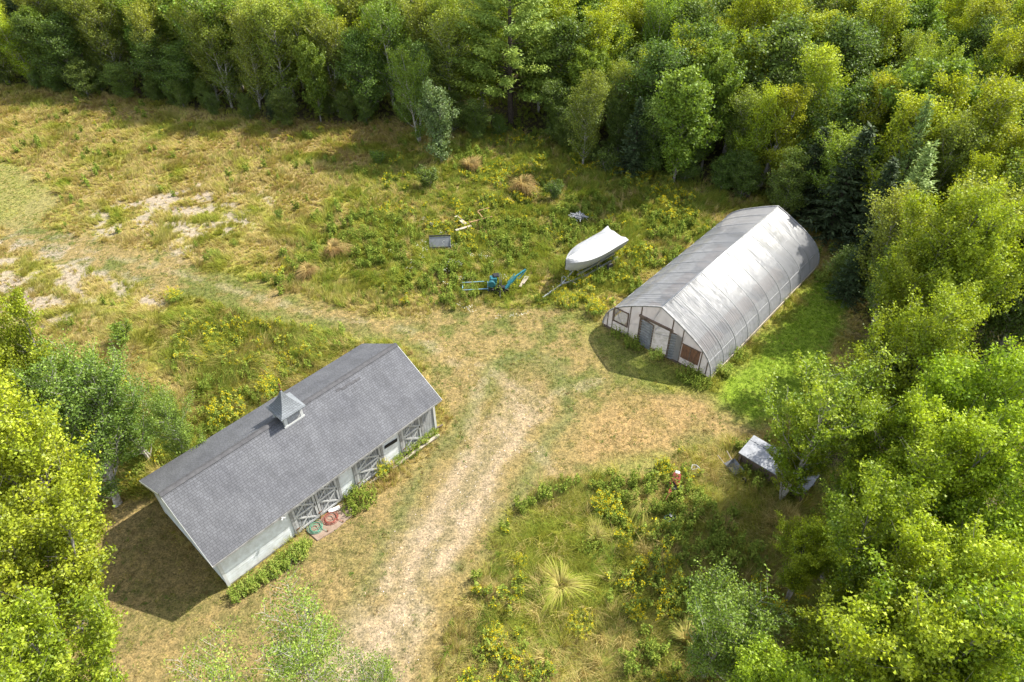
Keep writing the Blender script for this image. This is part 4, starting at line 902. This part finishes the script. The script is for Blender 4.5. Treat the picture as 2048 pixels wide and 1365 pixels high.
# wheelbarrow
o = empty('wheelbarrow', at(1466, 945), R_(118), 'pale grey wheelbarrow tipped over beside the grey lean-to', 'wheelbarrow')
mb = MB().add([(-.38, -.3, .45), (.42, -.34, .5), (.42, .34, .5), (-.38, .3, .45), (-.25, -.18, .2), (.2, -.2, .22), (.2, .2, .22), (-.25, .18, .2)], [(4, 5, 6, 7), (0, 1, 5, 4), (1, 2, 6, 5), (2, 3, 7, 6), (3, 0, 4, 7)]); tr_ = mb.build('tray', M['alum'], o)
mb = MB()
for s in (-1, 1): mb.tube([(-.7, s * .08, .2), (0, s * .2, .2), (.95, s * .3, .55)], .022, 6); mb.tube([(.3, s * .22, .28), (.35, s * .24, 0)], .018, 6)
mb.build('handle', M['pale'], o); MB().lathe((-.7, 0, .2), [(.05, -.05), (.19, -.05), (.2, 0), (.19, .05), (.05, .05)], 14, 'y').build('wheel', M['black'], o)
# white chair frame piece, green crate
o = empty('chair_frame', at(1386, 944), .5, 'small broken white chair frame among yellow flowers', 'chair'); o.scale = (.7,) * 3; mb = MB()
mb.tube([(-.25, 0, .55), (0, .2, .62), (.25, .05, .58), (.3, -.25, .55)], .028, 6); mb.tube([(-.25, 0, .55), (-.22, -.1, 0)], .02, 6); mb.tube([(.25, .05, .58), (.22, 0, 0)], .02, 6); mb.tube([(.3, -.25, .55), (.3, -.2, 0)], .02, 6); mb.tube([(-.24, 0, .4), (.28, -.1, .4)], .02, 6); mb.build('tube', M['trim'], o)
o = empty('wooden_crate', at(1338, 1045), .6, 'small green and white crate sunk in tall grass', 'crate'); o.scale = (.75,) * 3; mb = MB()
for s in (-1, 1): mb.box((0, s * .22, .45), (.7, .03, .28)); mb.box((s * .34, 0, .449), (.03, .41, .28))
mb.box((0, 0, .32), (.64, .4, .03)); mb.build('side', M['greenp'], o); MB().box((.1, .05, .6), (.25, .2, .03), Matrix.Rotation(.3, 3, 'Y')).build('lid', M['brace'], o)
# lean-to with grey roof under the open maple
zt = .95; a = px(1497, 878, zt); b_ = px(1477, 906, zt); c_ = px(1600, 982, zt * .92)
dv = (c_ - b_) / np.linalg.norm(c_ - b_); wv = np.array([-dv[1], dv[0]]); LW = float(abs((a - b_) @ wv)); LL = 3.6; rz = math.atan2(dv[1], dv[0])
o = empty('lean_to', (float(b_[0]), float(b_[1]), 0), rz, 'low open shelter with a weathered grey panel roof under the open-branched maple', 'shelter')
LW = max(1.5, LW); mb = MB()
for k in range(2):
    y0, y1 = (0, LW * .72) if k == 0 else (LW * .72 + .03, LW); mb = MB().box((LL / 2, (y0 + y1) / 2, zt + .05 * (y0 + y1) / 2), (LL, y1 - y0, .05), Matrix.Rotation(.05, 3, 'X')); mb.build('roof_panel', M['alum'], o)
mb = MB()
for xx in (.12, LL / 2, LL - .12):
    for yy in (.1, LW - .1): mb.box((xx, yy, zt / 2 - .03), (.1, .1, zt - .08))
for yy in (.06, LW - .06): mb.box((LL / 2, yy, zt - .09), (LL, .05, .12))
mb.build('post', M['oldwood'], o); MB().box((LL / 2, .16, zt * .42), (LL - .3, .03, zt * .62)).build('front_board', M['oldwood'], o); mb = MB(); mb.box((LL / 2, LW - .18, zt / 2 - .1), (LL - .3, .03, zt - .35)); mb.build('back_wall', M['greyframe'], o)
o2 = board('sheet_panel', (1580, 975), (1602, 1000), 1.0, .04, M['alum'], 'loose grey panel lying in the shade past the lean-to', .9, 'panel', rx=.2)
# ---------------------------------------------------------------- GROUND COVER
rng = np.random.RandomState(2024)
SAM = W([(-160, 120), (2200, 150), (2200, 1420), (-160, 1420)])
def inbuild(x, y, pad=.0):
    o = np.zeros(x.shape, bool)
    for O, A_, L_, W_ in ((BARN_O, BARN_A, 12.43, 5.71), (GH_O, GH_A, 15.13, 7.61)):
        u = (x - O[0]) * math.cos(A_) + (y - O[1]) * math.sin(A_); v = -(x - O[0]) * math.sin(A_) + (y - O[1]) * math.cos(A_)
        o |= (u > -pad) & (u < L_ + pad) & (v > -pad) & (v < W_ + pad)
    u = (x - pv.location.x) * math.cos(BARN_A) + (y - pv.location.y) * math.sin(BARN_A); v = -(x - pv.location.x) * math.sin(BARN_A) + (y - pv.location.y) * math.cos(BARN_A)
    return o | ((abs(u) < 1.4) & (abs(v) < .5))
def sample(n, far=1.):
    u = rng.uniform(-60, 2110, n); # uniform on the ground, thinned with distance
    x0, x1, y0, y1 = -62, 42, 9, 86
    x = rng.uniform(x0, x1, n * 2); y = rng.uniform(y0, y1, n * 2); pu, pv_ = proj(x, y, np.zeros_like(x))
    k = (pu > -50) & (pu < 2100) & (pv_ < 1430) & (pv_ > 90) & (rng.rand(len(x)) < np.clip((26. / np.maximum(y, 12)) ** far, 0, 1)) & ~inbuild(x, y, .06)
    return x[k], y[k]
BL5 = (np.array([(-.5, 0, 0), (.5, 0, 0), (-.36, .30, .62), (.36, .30, .62), (0, 1., 1.)]), np.array([(0, 1, 3), (0, 3, 2), (2, 3, 4)]))
def blades(x, y, h, wid, lean, az, col, nb, spr, seed, arch=None):
    """tufts of nb blades: h height, lean sideways reach (fraction of h), az direction they lie"""
    r = np.random.RandomState(seed); n = len(x); X = np.repeat(x, nb); Yv = np.repeat(y, nb); hh = np.repeat(h, nb) * (.55 + .75 * r.rand(n * nb)); a = np.repeat(az, nb) + r.normal(0, .75, n * nb)
    rr = np.repeat(spr, nb) * np.sqrt(r.rand(n * nb)); t = r.rand(n * nb) * 6.28; X = X + rr * np.cos(t); Yv = Yv + rr * np.sin(t)
    ln = np.repeat(lean, nb) * (.4 + 1.0 * r.rand(n * nb)); wd = np.repeat(wid, nb); f = r.rand(n * nb) * 3.14
    dx, dy = np.cos(a), np.sin(a); wx, wy = np.cos(f), np.sin(f); Zg = gz(X, Yv) - .01
    tv = BL5[0]; V = np.empty((n * nb, 5, 3), np.float32)
    for k in range(5):
        w_, l_, z_ = tv[k]; V[:, k, 0] = X + w_ * wd * wx + l_ * ln * hh * dx; V[:, k, 1] = Yv + w_ * wd * wy + l_ * ln * hh * dy; V[:, k, 2] = Zg + z_ * hh * np.sqrt(np.clip(1.15 - ln * ln * .6, .12, 1))
    F = BL5[1][None] + (np.arange(n * nb) * 5)[:, None, None]; c = np.repeat(col, nb, axis=0) * (.75 + .5 * r.rand(n * nb, 1)); c = np.repeat(c, 5, axis=0)
    c = c.reshape(-1, 5, 3); c[:, 4] *= 1.15; return V.reshape(-1, 3), F.reshape(-1, 3), c.reshape(-1, 3)
GST, GGD, GOL, GGR, GBR = C(.46, .375, .15), C(.36, .35, .06), C(.26, .29, .045), C(.18, .27, .04), C(.29, .205, .085)
# tall and middling meadow grass
x, y = sample(150000, .75); z = zones(x, y); keep = rng.rand(len(x)) < (1 - z['mow'] * .93) * (1 - z['gravel'] * .995) * (1 - z['sand'] * sstep(.40, .58, z['fine']) * .86) * (1 - z['forest'] * .75)
x, y = x[keep], y[keep]; z = {k: v[keep] for k, v in z.items()}
clump = fbm(x, y, 1.3, 3, 7)
h = .20 + .26 * sstep(.4, .65, clump) + .10 * z['gold']; h = h * (1 - z['tallr']) + z['tallr'] * (.30 + .45 * clump); h = h * (1 - z['behind']) + z['behind'] * (.5 + .4 * clump); h = np.where(z['mow'] > .5, .09, h)
dry_ = (x < -2) * (y > 30) * (1 - z['gold']); t1 = sstep(.395, .60, z['mid'] * .6 + clump * .4 + .10 * (z['gold'] + z['behind'] + z['tallr'] * .1) - .02 - .065 * dry_); jit = rng.rand(len(x))
col = mix(np.tile(GST, (len(x), 1)), np.tile(GOL, (len(x), 1)), t1); col = mix(col, np.tile(GBR, (len(x), 1)), sstep(.47, .62, z['big'] * .5 + z['fine'] * .5) * .75 * (jit > .3) * (1 - .6 * z['gold']))
col = mix(col, np.tile(GGD, (len(x), 1)), (jit > .75) * .8); col = mix(col, np.tile(GGR, (len(x), 1)), (rng.rand(len(x)) < .05 + .3 * z['gold'] + .18 * z['tallr'] + .35 * z['behind']) * .8)
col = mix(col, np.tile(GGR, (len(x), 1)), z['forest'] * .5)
az = fbm(x, y, 3.5, 2, 3) * 14; lean = .45 + .8 * fbm(x, y, 2., 2, 6) + .5 * z['tallr']
far = np.clip(y / 30., .7, 2.2)
V, F, c = blades(x, y, h, .019 * far + .004, lean, az, col, 13, .07 + .10 * clump, 5)
x2, y2 = sample(17000, .3); z2 = zones(x2, y2); k = rng.rand(len(x2)) < (z2['tallr'] * .95 + z2['behind'] * .6 + z2['gold'] * .3) * (1 - z2['mow']); x2, y2 = x2[k], y2[k]; n2 = len(x2)
pal = np.array([GST * 1.15, GST * 1.1, GGD * 1.1, GOL, GGR, GST]); c2 = pal[np.clip((fbm(x2, y2, 1.6, 2, 1) * 9 - 2.2 + rng.normal(0, .9, n2)).astype(int), 0, 5)]
V2, F2, cc2 = blades(x2, y2, .38 + .4 * rng.rand(n2), .02 + 0 * x2, .9 + .6 * rng.rand(n2), fbm(x2, y2, 2.5, 2, 5) * 16, c2, 40, .10 + .08 * rng.rand(n2), 8)
F = np.concatenate([F, F2 + len(V)]); V = np.concatenate([V, V2]); c = np.concatenate([c, cc2])
print('grass tris', len(F)); tag(mobj('meadow_grass', fmesh('meadow_grass', V, F, M['grass'], c)), 'knee-high straw, olive and gold meadow grass', 'grass', kind='stuff')
# short grass on mown ground, lawn
x, y = sample(170000, .6); z = zones(x, y); keep = rng.rand(len(x)) < np.clip(z['mow'] * (.25 + .75 * sstep(.36, .52, z['fine'] * .6 + z['mid'] * .4) + z['lawn']) * (1 - z['gravel'] * .93) * (1 - .6 * z['track']), 0, 1)
x, y = x[keep], y[keep]; z = {k: v[keep] for k, v in z.items()}
h = .045 + .035 * z['fine'] + .04 * z['lawn']; col = mix(np.tile(GST * .66, (len(x), 1)), np.tile(C(.14, .19, .035), (len(x), 1)), (rng.rand(len(x)) < .46 + .35 * sstep(.46, .56, z['fine'] * .6 + z['mid'] * .4)) * 1.); col = mix(col, np.tile(C(.31, .21, .09), (len(x), 1)), z['dry'] * .6)
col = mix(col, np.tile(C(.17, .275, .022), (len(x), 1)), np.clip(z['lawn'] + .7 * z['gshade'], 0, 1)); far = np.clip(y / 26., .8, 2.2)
V, F, c = blades(x, y, h, .016 * far, .8 + 0 * h, rng.rand(len(x)) * 6.28, col, 7, .09 + 0 * h, 6)
x2, y2 = sample(30000, .4); z2 = zones(x2, y2); k = rng.rand(len(x2)) < z2['mown'] * (1 - z2['gravel'] * .97) * sstep(.46, .6, fbm(x2, y2, 1.1, 3, 2)) * .8; x2, y2 = x2[k], y2[k]; n2 = len(x2)
c2 = np.where(rng.rand(n2, 1) < .62, C(.11, .19, .035), C(.20, .14, .06)); V2, F2, cc2 = blades(x2, y2, .05 + .05 * rng.rand(n2), .03 + 0 * x2, 1.2 + 0 * x2, rng.rand(n2) * 6.28, c2, 12, .08 + .05 * rng.rand(n2), 9)
F = np.concatenate([F, F2 + len(V)]); V = np.concatenate([V, V2]); c = np.concatenate([c, cc2])
print('short tris', len(F)); tag(mobj('mown_grass', fmesh('mown_grass', V, F, M['grass'], c)), 'short patchy green and straw grass on the mown tracks and lawn', 'grass', kind='stuff')
# weeds: leafy stems, some topped with yellow plumes
def weed_mesh(seed, nst, rad, hh, yellow, cols, ls=.075):
    r = np.random.RandomState(seed); P = []; Cc = []; S = []; ST = []
    for s in range(nst):
        a = r.rand() * 6.28; q = rad * math.sqrt(r.rand()); b = np.array([q * math.cos(a), q * math.sin(a), 0.]); Hh = hh * (.65 + .5 * r.rand()) * (1 - .25 * (q / (rad + 1e-6)) ** 2); d = np.array([b[0] * .35 + r.normal(0, .06), b[1] * .35 + r.normal(0, .06), 1.]); nl = int(14 * Hh / .8) + 4
        cb = np.array(cols[r.randint(len(cols))]); fl = r.rand() < yellow
        for k in range(nl):
            t = .12 + .85 * k / nl; P.append(b + d * Hh * t + r.normal(0, .025, 3)); Cc.append(cb * (.75 + .5 * r.rand())); S.append(ls * (1.25 - .5 * t) * (.7 + .6 * r.rand()))
        if fl:
            for k in range(12): t = 1 - .22 * r.rand(); P.append(b + d * Hh * t + r.normal(0, .045, 3) * np.array([1, 1, .6])); Cc.append(np.array([.68, .54, .02]) * (.7 + .5 * r.rand())); S.append(.048 * (.7 + .6 * r.rand()))
    P = np.array(P); Cc = np.array(Cc); S = np.array(S); return P, Cc, S
GW_ = [(.20, .28, .05), (.25, .33, .055), (.30, .36, .08), (.36, .37, .08)]; GD_ = [(.15, .21, .035), (.20, .26, .04), (.26, .31, .055)]
wt_ = [weed_mesh(100 + k, 7, .16, .75, [.0, .35, .7, .85][k], GW_ if k % 2 else GD_, .10) for k in range(4)]
x, y = sample(24000, .7); z = zones(x, y); cl = fbm(x, y, 3.2, 3, 0)
dn = (.06 + z['gold'] * .9 + z['tallr'] * 1.2 + z['behind'] * .95) * sstep(.38, .56, cl); keep = rng.rand(len(x)) < np.clip(dn, 0, 1) * (1 - z['mow']) * (1 - z['gravel']) * (1 - .9 * z['sand']) * (1 - .8 * z['forest'])
x, y = x[keep], y[keep]; z = {k: v[keep] for k, v in z.items()}; fy = fbm(x, y, 4.5, 3, 4); VV = []; FF = []; CC = []; off = 0
yel = sstep(.42, .58, fy) * (.25 + .75 * np.clip(z['gold'] + z['behind'] + .7 * z['tallr'], 0, 1)); which = np.where(rng.rand(len(x)) < yel, rng.randint(1, 4, len(x)), 0)
for k in range(4):
    P0, C0, S0 = wt_[k]; i = np.where(which == k)[0]; n = len(i)
    if not n: continue
    an = rng.rand(n) * 6.28; s = .6 + .6 * rng.rand(n) + .15 * z['tallr'][i]; ca, sa = np.cos(an), np.sin(an)
    PX = x[i, None] + s[:, None] * (P0[None, :, 0] * ca[:, None] - P0[None, :, 1] * sa[:, None]); PY = y[i, None] + s[:, None] * (P0[None, :, 0] * sa[:, None] + P0[None, :, 1] * ca[:, None]); PZ = gz(x[i], y[i])[:, None] + s[:, None] * P0[None, :, 2]
    P = np.stack([PX, PY, PZ], -1).reshape(-1, 3); cc = (C0[None] * (.8 + .4 * rng.rand(n, 1, 1))).reshape(-1, 3); S = (S0[None] * s[:, None] * np.clip(y[i] / 32, 1, 1.5)[:, None]).reshape(-1)
    V, F = stamp(LEAF[0], LEAF[1], P, frames(rng.normal(size=P.shape) * .7 + (0, 0, .8), rng), S); VV.append(V); FF.append(F + off); CC.append(rep(cc, 4)); off += len(V)
V = np.concatenate(VV); F = np.concatenate(FF); print('weeds', len(x), len(F))
tag(mobj('goldenrod_weeds', fmesh('goldenrod_weeds', V, F, M['petal'], np.concatenate(CC))), 'spreading goldenrod and leafy weeds through the meadow', 'weeds', kind='stuff')
# white asters
x, y = sample(6000, .3); k = sdist(x, y, W([(840, 420), (1000, 520), (1110, 540), (1140, 640), (860, 640), (760, 560)])) + 3 * (fbm(x, y, 1.5, 2, 2) - .5) > 0; k &= fbm(x, y, .9, 2, 5) > .55; x, y = x[k], y[k]
P = np.stack([x, y, gz(x, y) + .45], 1); P = np.repeat(P, 9, axis=0) + rng.normal(0, .12, (len(x) * 9, 3)) * (1, 1, .5)
V, F = stamp(LEAF[0], LEAF[1], P, frames(rng.normal(size=P.shape) * .3 + (0, 0, 1.), rng), .06); tag(mobj('white_asters', fmesh('white_asters', V, F, M['petal'], np.tile(C(.75, .75, .7), (len(V), 1)))), 'scattered small white wildflowers near the teal implement', 'flowers', kind='stuff')
# loose stones on the drive
x, y = sample(60000, .6); z = zones(x, y); k = rng.rand(len(x)) < np.clip(z['gravel'] + .35 * z['track'] + .15 * z['sand'], 0, 1) * .8; x, y = x[k], y[k]
OCT = (np.array([(1, 0, 0), (-1, 0, 0), (0, 1, 0), (0, -1, 0), (0, 0, .7), (0, 0, -.7)], float), np.array([(0, 2, 4), (2, 1, 4), (1, 3, 4), (3, 0, 4)]))
P = np.stack([x, y, gz(x, y) + .012], 1); V, F = stamp(OCT[0], OCT[1], P, frames(rng.normal(size=P.shape) * .5 + (0, 0, 1.), rng), .012 + .022 * rng.rand(len(P)) ** 2)
cc = np.tile(C(.58, .49, .40), (len(P), 1)) * (.45 + .8 * rng.rand(len(P), 1)); cc[:, 2] *= 1 + .2 * rng.rand(len(P))
tag(mobj('loose_gravel', fmesh('loose_gravel', V, F, M['ground'], rep(cc, 6))), 'loose pale stones scattered over the drive', 'gravel', kind='stuff')
# ---- single clumps one can point at
def clump_mesh(name, seed, nst, rad, hh, yellow, cols, ls=.085):
    P, Cc, S = weed_mesh(seed, nst, rad, hh, yellow, cols, ls); r = np.random.RandomState(seed)
    V, F = stamp(LEAF[0], LEAF[1], P, frames(r.normal(size=P.shape) * .7 + (0, 0, .8), r), S); return fmesh(name, V, F, M['petal'], rep(Cc, 4))
GM = [clump_mesh('goldenrod', 201, 60, .55, 1.0, .85, GW_), clump_mesh('goldenrod', 202, 90, .8, .95, .6, GW_)]; LM = [clump_mesh('leafy_weed', 205, 60, .5, .8, 0., GW_), clump_mesh('leafy_weed', 206, 70, .6, .8, 0., GD_)]
def put(me, name, u, v, s, lab, cat='plant', grp=None, z=0.):
    o = mobj(name, me, None, at(u, v, z)); o.scale = (s, s, s); o.rotation_euler = (0, 0, RT.random() * 6.28); return tag(o, lab, cat, grp)
for u, v, s, l in [(765, 945, .85, 'goldenrod bush in bloom against the shed doors'), (1210, 1020, 1.0, 'dense goldenrod clump at the top of the tall grass, right of the drive'), (990, 1285, .8, 'upright goldenrod clump beside the drive near the bottom'),
    (1325, 945, .8, 'goldenrod clump left of the abandoned red tiller'), (1270, 1230, .7, 'goldenrod clump right of the star-shaped grass'), (1160, 1255, .7, 'low goldenrod patch under the star-shaped grass'), (460, 830, 1.2, 'large goldenrod drift behind the shed roof, left part'),
    (540, 790, 1.1, 'goldenrod drift behind the shed roof near the cupola'), (1180, 540, 1.1, 'goldenrod clump along the far side of the wrapped boat'), (1215, 520, 1., 'goldenrod clump between the boat and the greenhouse'), (1190, 625, 1.1, 'goldenrod clump at the left corner of the greenhouse'),
    (1135, 610, .8, 'goldenrod clump beside the trailer tongue'), (1150, 565, 1., 'goldenrod clump under the bow of the wrapped boat'), (1118, 588, .7, 'goldenrod clump hiding the middle of the trailer tongue'), (1025, 575, .8, 'goldenrod clump growing round the teal implement'), (350, 600, .9, 'yellow-flowered clump between the bare sand and the mown track'), (1040, 1130, .55, 'small goldenrod tuft left of the star-shaped grass'), (1340, 1130, .6, 'goldenrod tuft at the edge of the tree shade')]:
    put(GM[len(l) % 2], 'goldenrod_clump', u, v, s, l)
for u, v, s, l, k in [(725, 1000, 1.1, 'green weedy bush right of the double doors of the shed', 1), (600, 1110, .9, 'yellow-green weeds against the shed clapboards, right of the downlit corner', 0), (560, 1135, .9, 'yellow-green weeds in the middle of the shed clapboards', 0), (510, 1165, .8, 'weeds near the left corner of the shed', 0), (480, 1190, .8, 'weeds at the left corner post of the shed', 0), (535, 1152, .8, 'yellowish weeds between two bushier clumps at the shed wall', 0), (580, 1122, .85, 'bushy weeds midway between the shed corner and the hoses', 0), (496, 1180, .7, 'small weeds second from the shed corner', 0), (612, 1088, .6, 'low weeds touching the green hose', 0), (868, 872, .6, 'weeds at the far end of the shed front', 0), (800, 925, .6, 'weeds at the near end of the bleached timbers', 0), (705, 1020, .7, 'dry weeds right of the paving slab', 1), (690, 990, .7, 'small weeds at the right jamb of the double doors', 1),
    (820, 905, .8, 'weeds behind the bleached timbers', 1), (845, 885, .7, 'weeds behind the far end of the bleached timbers', 0), (1270, 690, 1.1, 'leafy weeds left of the greenhouse doorway', 1), (1240, 670, .9, 'weeds under the louvred greenhouse window', 1), (1310, 715, .9, 'bright weeds on the greenhouse doorstep', 0), (1375, 755, 1.1, 'weeds below the brown plywood hatch', 1), (1400, 770, .9, 'weeds at the right corner of the greenhouse', 1),
    (1445, 745, 1., 'tall weeds along the near right side of the greenhouse', 0), (1475, 715, .9, 'second weed clump along the right side of the greenhouse', 1), (1640, 560, 1., 'weeds at the far right corner of the greenhouse', 0), (432, 512, .8, 'bright green weed clump at the edge of the mown track', 0), (470, 490, .6, 'small green weed clump in the sandy patch', 0), (895, 520, .7, 'green weeds in front of the grey tub', 0),
    (1500, 935, .9, 'weeds at the near end of the lean-to', 1), (1390, 1000, .9, 'weeds between the tiller and the wheelbarrow', 0), (1085, 1190, .8, 'leafy weeds left below the star-shaped grass', 1), (1180, 1100, .9, 'leafy weeds above the star-shaped grass', 1)]:
    put(LM[k], 'weed_clump', u, v, s, l)
def tussock(name, seed, n, hgt, reach, cols, wid=.018, bias=0.):
    r = np.random.RandomState(seed); a = r.rand(n) * 6.28; cols = np.array(cols); V = np.empty((n, 7, 3)); ln = reach * (.5 + .6 * r.rand(n)); hh = hgt * (.5 + .7 * r.rand(n)); ln = ln * (1 + bias * np.cos(a) + .3 * np.sin(a * 3 + 1)); a = a - bias * .6 * np.sin(a); dx, dy = np.cos(a), np.sin(a); w = wid * (.6 + .8 * r.rand(n))
    for k, (t, zz, ww) in enumerate([(0, 0, .5), (0, 0, -.5), (.35, .85, .45), (.35, .85, -.45), (.75, .95, .3), (.75, .95, -.3), (1, .6, 0)]):
        V[:, k, 0] = dx * (t * ln + .04) - dy * ww * w; V[:, k, 1] = dy * (t * ln + .04) + dx * ww * w; V[:, k, 2] = zz * hh
    F = np.array([(0, 1, 3), (0, 3, 2), (2, 3, 5), (2, 5, 4), (4, 5, 6)])[None] + (np.arange(n) * 7)[:, None, None]; c = cols[r.randint(len(cols), size=n)] * (.8 + .4 * r.rand(n, 1)); c = np.repeat(c, 7, axis=0).reshape(n, 7, 3)
    c[:, :4] = c[:, :4] * .4 + np.array(GST) * .75; return fmesh(name, V.reshape(-1, 3), F.reshape(-1, 3), M['grass'], c.reshape(-1, 3))
TS = tussock('tussock', 3, 900, .42, 1.05, [(.36, .40, .05), (.30, .36, .05), (.45, .42, .12)]); TG = tussock('tussock', 4, 700, .55, .9, [(.30, .30, .06), (.22, .28, .05), (.38, .34, .10)], bias=.75); TB = tussock('tussock', 5, 520, .7, .8, [(.30, .19, .08), (.26, .16, .07), (.36, .28, .12)], bias=.4)
put(TS, 'grass_tussock', 1122, 1178, 1.15, 'large star-shaped tussock of flattened yellow-green grass', 'grass tussock'); put(TG, 'grass_tussock', 1285, 1005, 1., 'big arching grass tussock below the goldenrod clump', 'grass tussock'); put(TG, 'grass_tussock', 1190, 1085, .85, 'arching tussock between two goldenrod patches', 'grass tussock')
put(TG, 'grass_tussock', 1370, 1290, 1.2, 'straw tussock left of the grey-green aspen', 'grass tussock'); put(TB, 'grass_tussock', 668, 510, 1.3, 'upright pale grass tussock in the middle of the meadow', 'grass tussock'); put(TB, 'grass_tussock', 620, 550, 1.1, 'brown tussock at the edge of the mown track', 'grass tussock')
put(TB, 'grass_tussock', 1045, 385, 1.7, 'reddish brown withered tussock in front of the pine', 'grass tussock'); put(TB, 'grass_tussock', 940, 345, 1.4, 'brownish tussock near the silvery poplar', 'grass tussock')
for u, v, s, l in [(860, 375, 1.6, 'grey-green bushy shrub in the meadow below the silvery poplar'), (1215, 350, 1.9, 'green shrub at the wood edge left of the rounded maple'), (1490, 395, 2.0, 'green shrub touching the tree line behind the greenhouse'), (1110, 400, 1.3, 'low green shrub behind the shredded plastic heap')]:
    xx, yy = px(u, v); plant_tree('bush', xx, yy, s * 1.1, l, cat='shrub', wide=1.2)
for u, v, s, l in [(760, 330, 1.2, 'pale leafy shrub at the edge of the tree shade'), (250, 690, 1.3, 'low yellow-green shrub beside the left aspen'), (560, 440, .7, 'tiny green shrub in the open dry meadow')]:
    xx, yy = px(u, v); plant_tree('ybush', xx, yy, s, l, cat='shrub', wide=1.2)
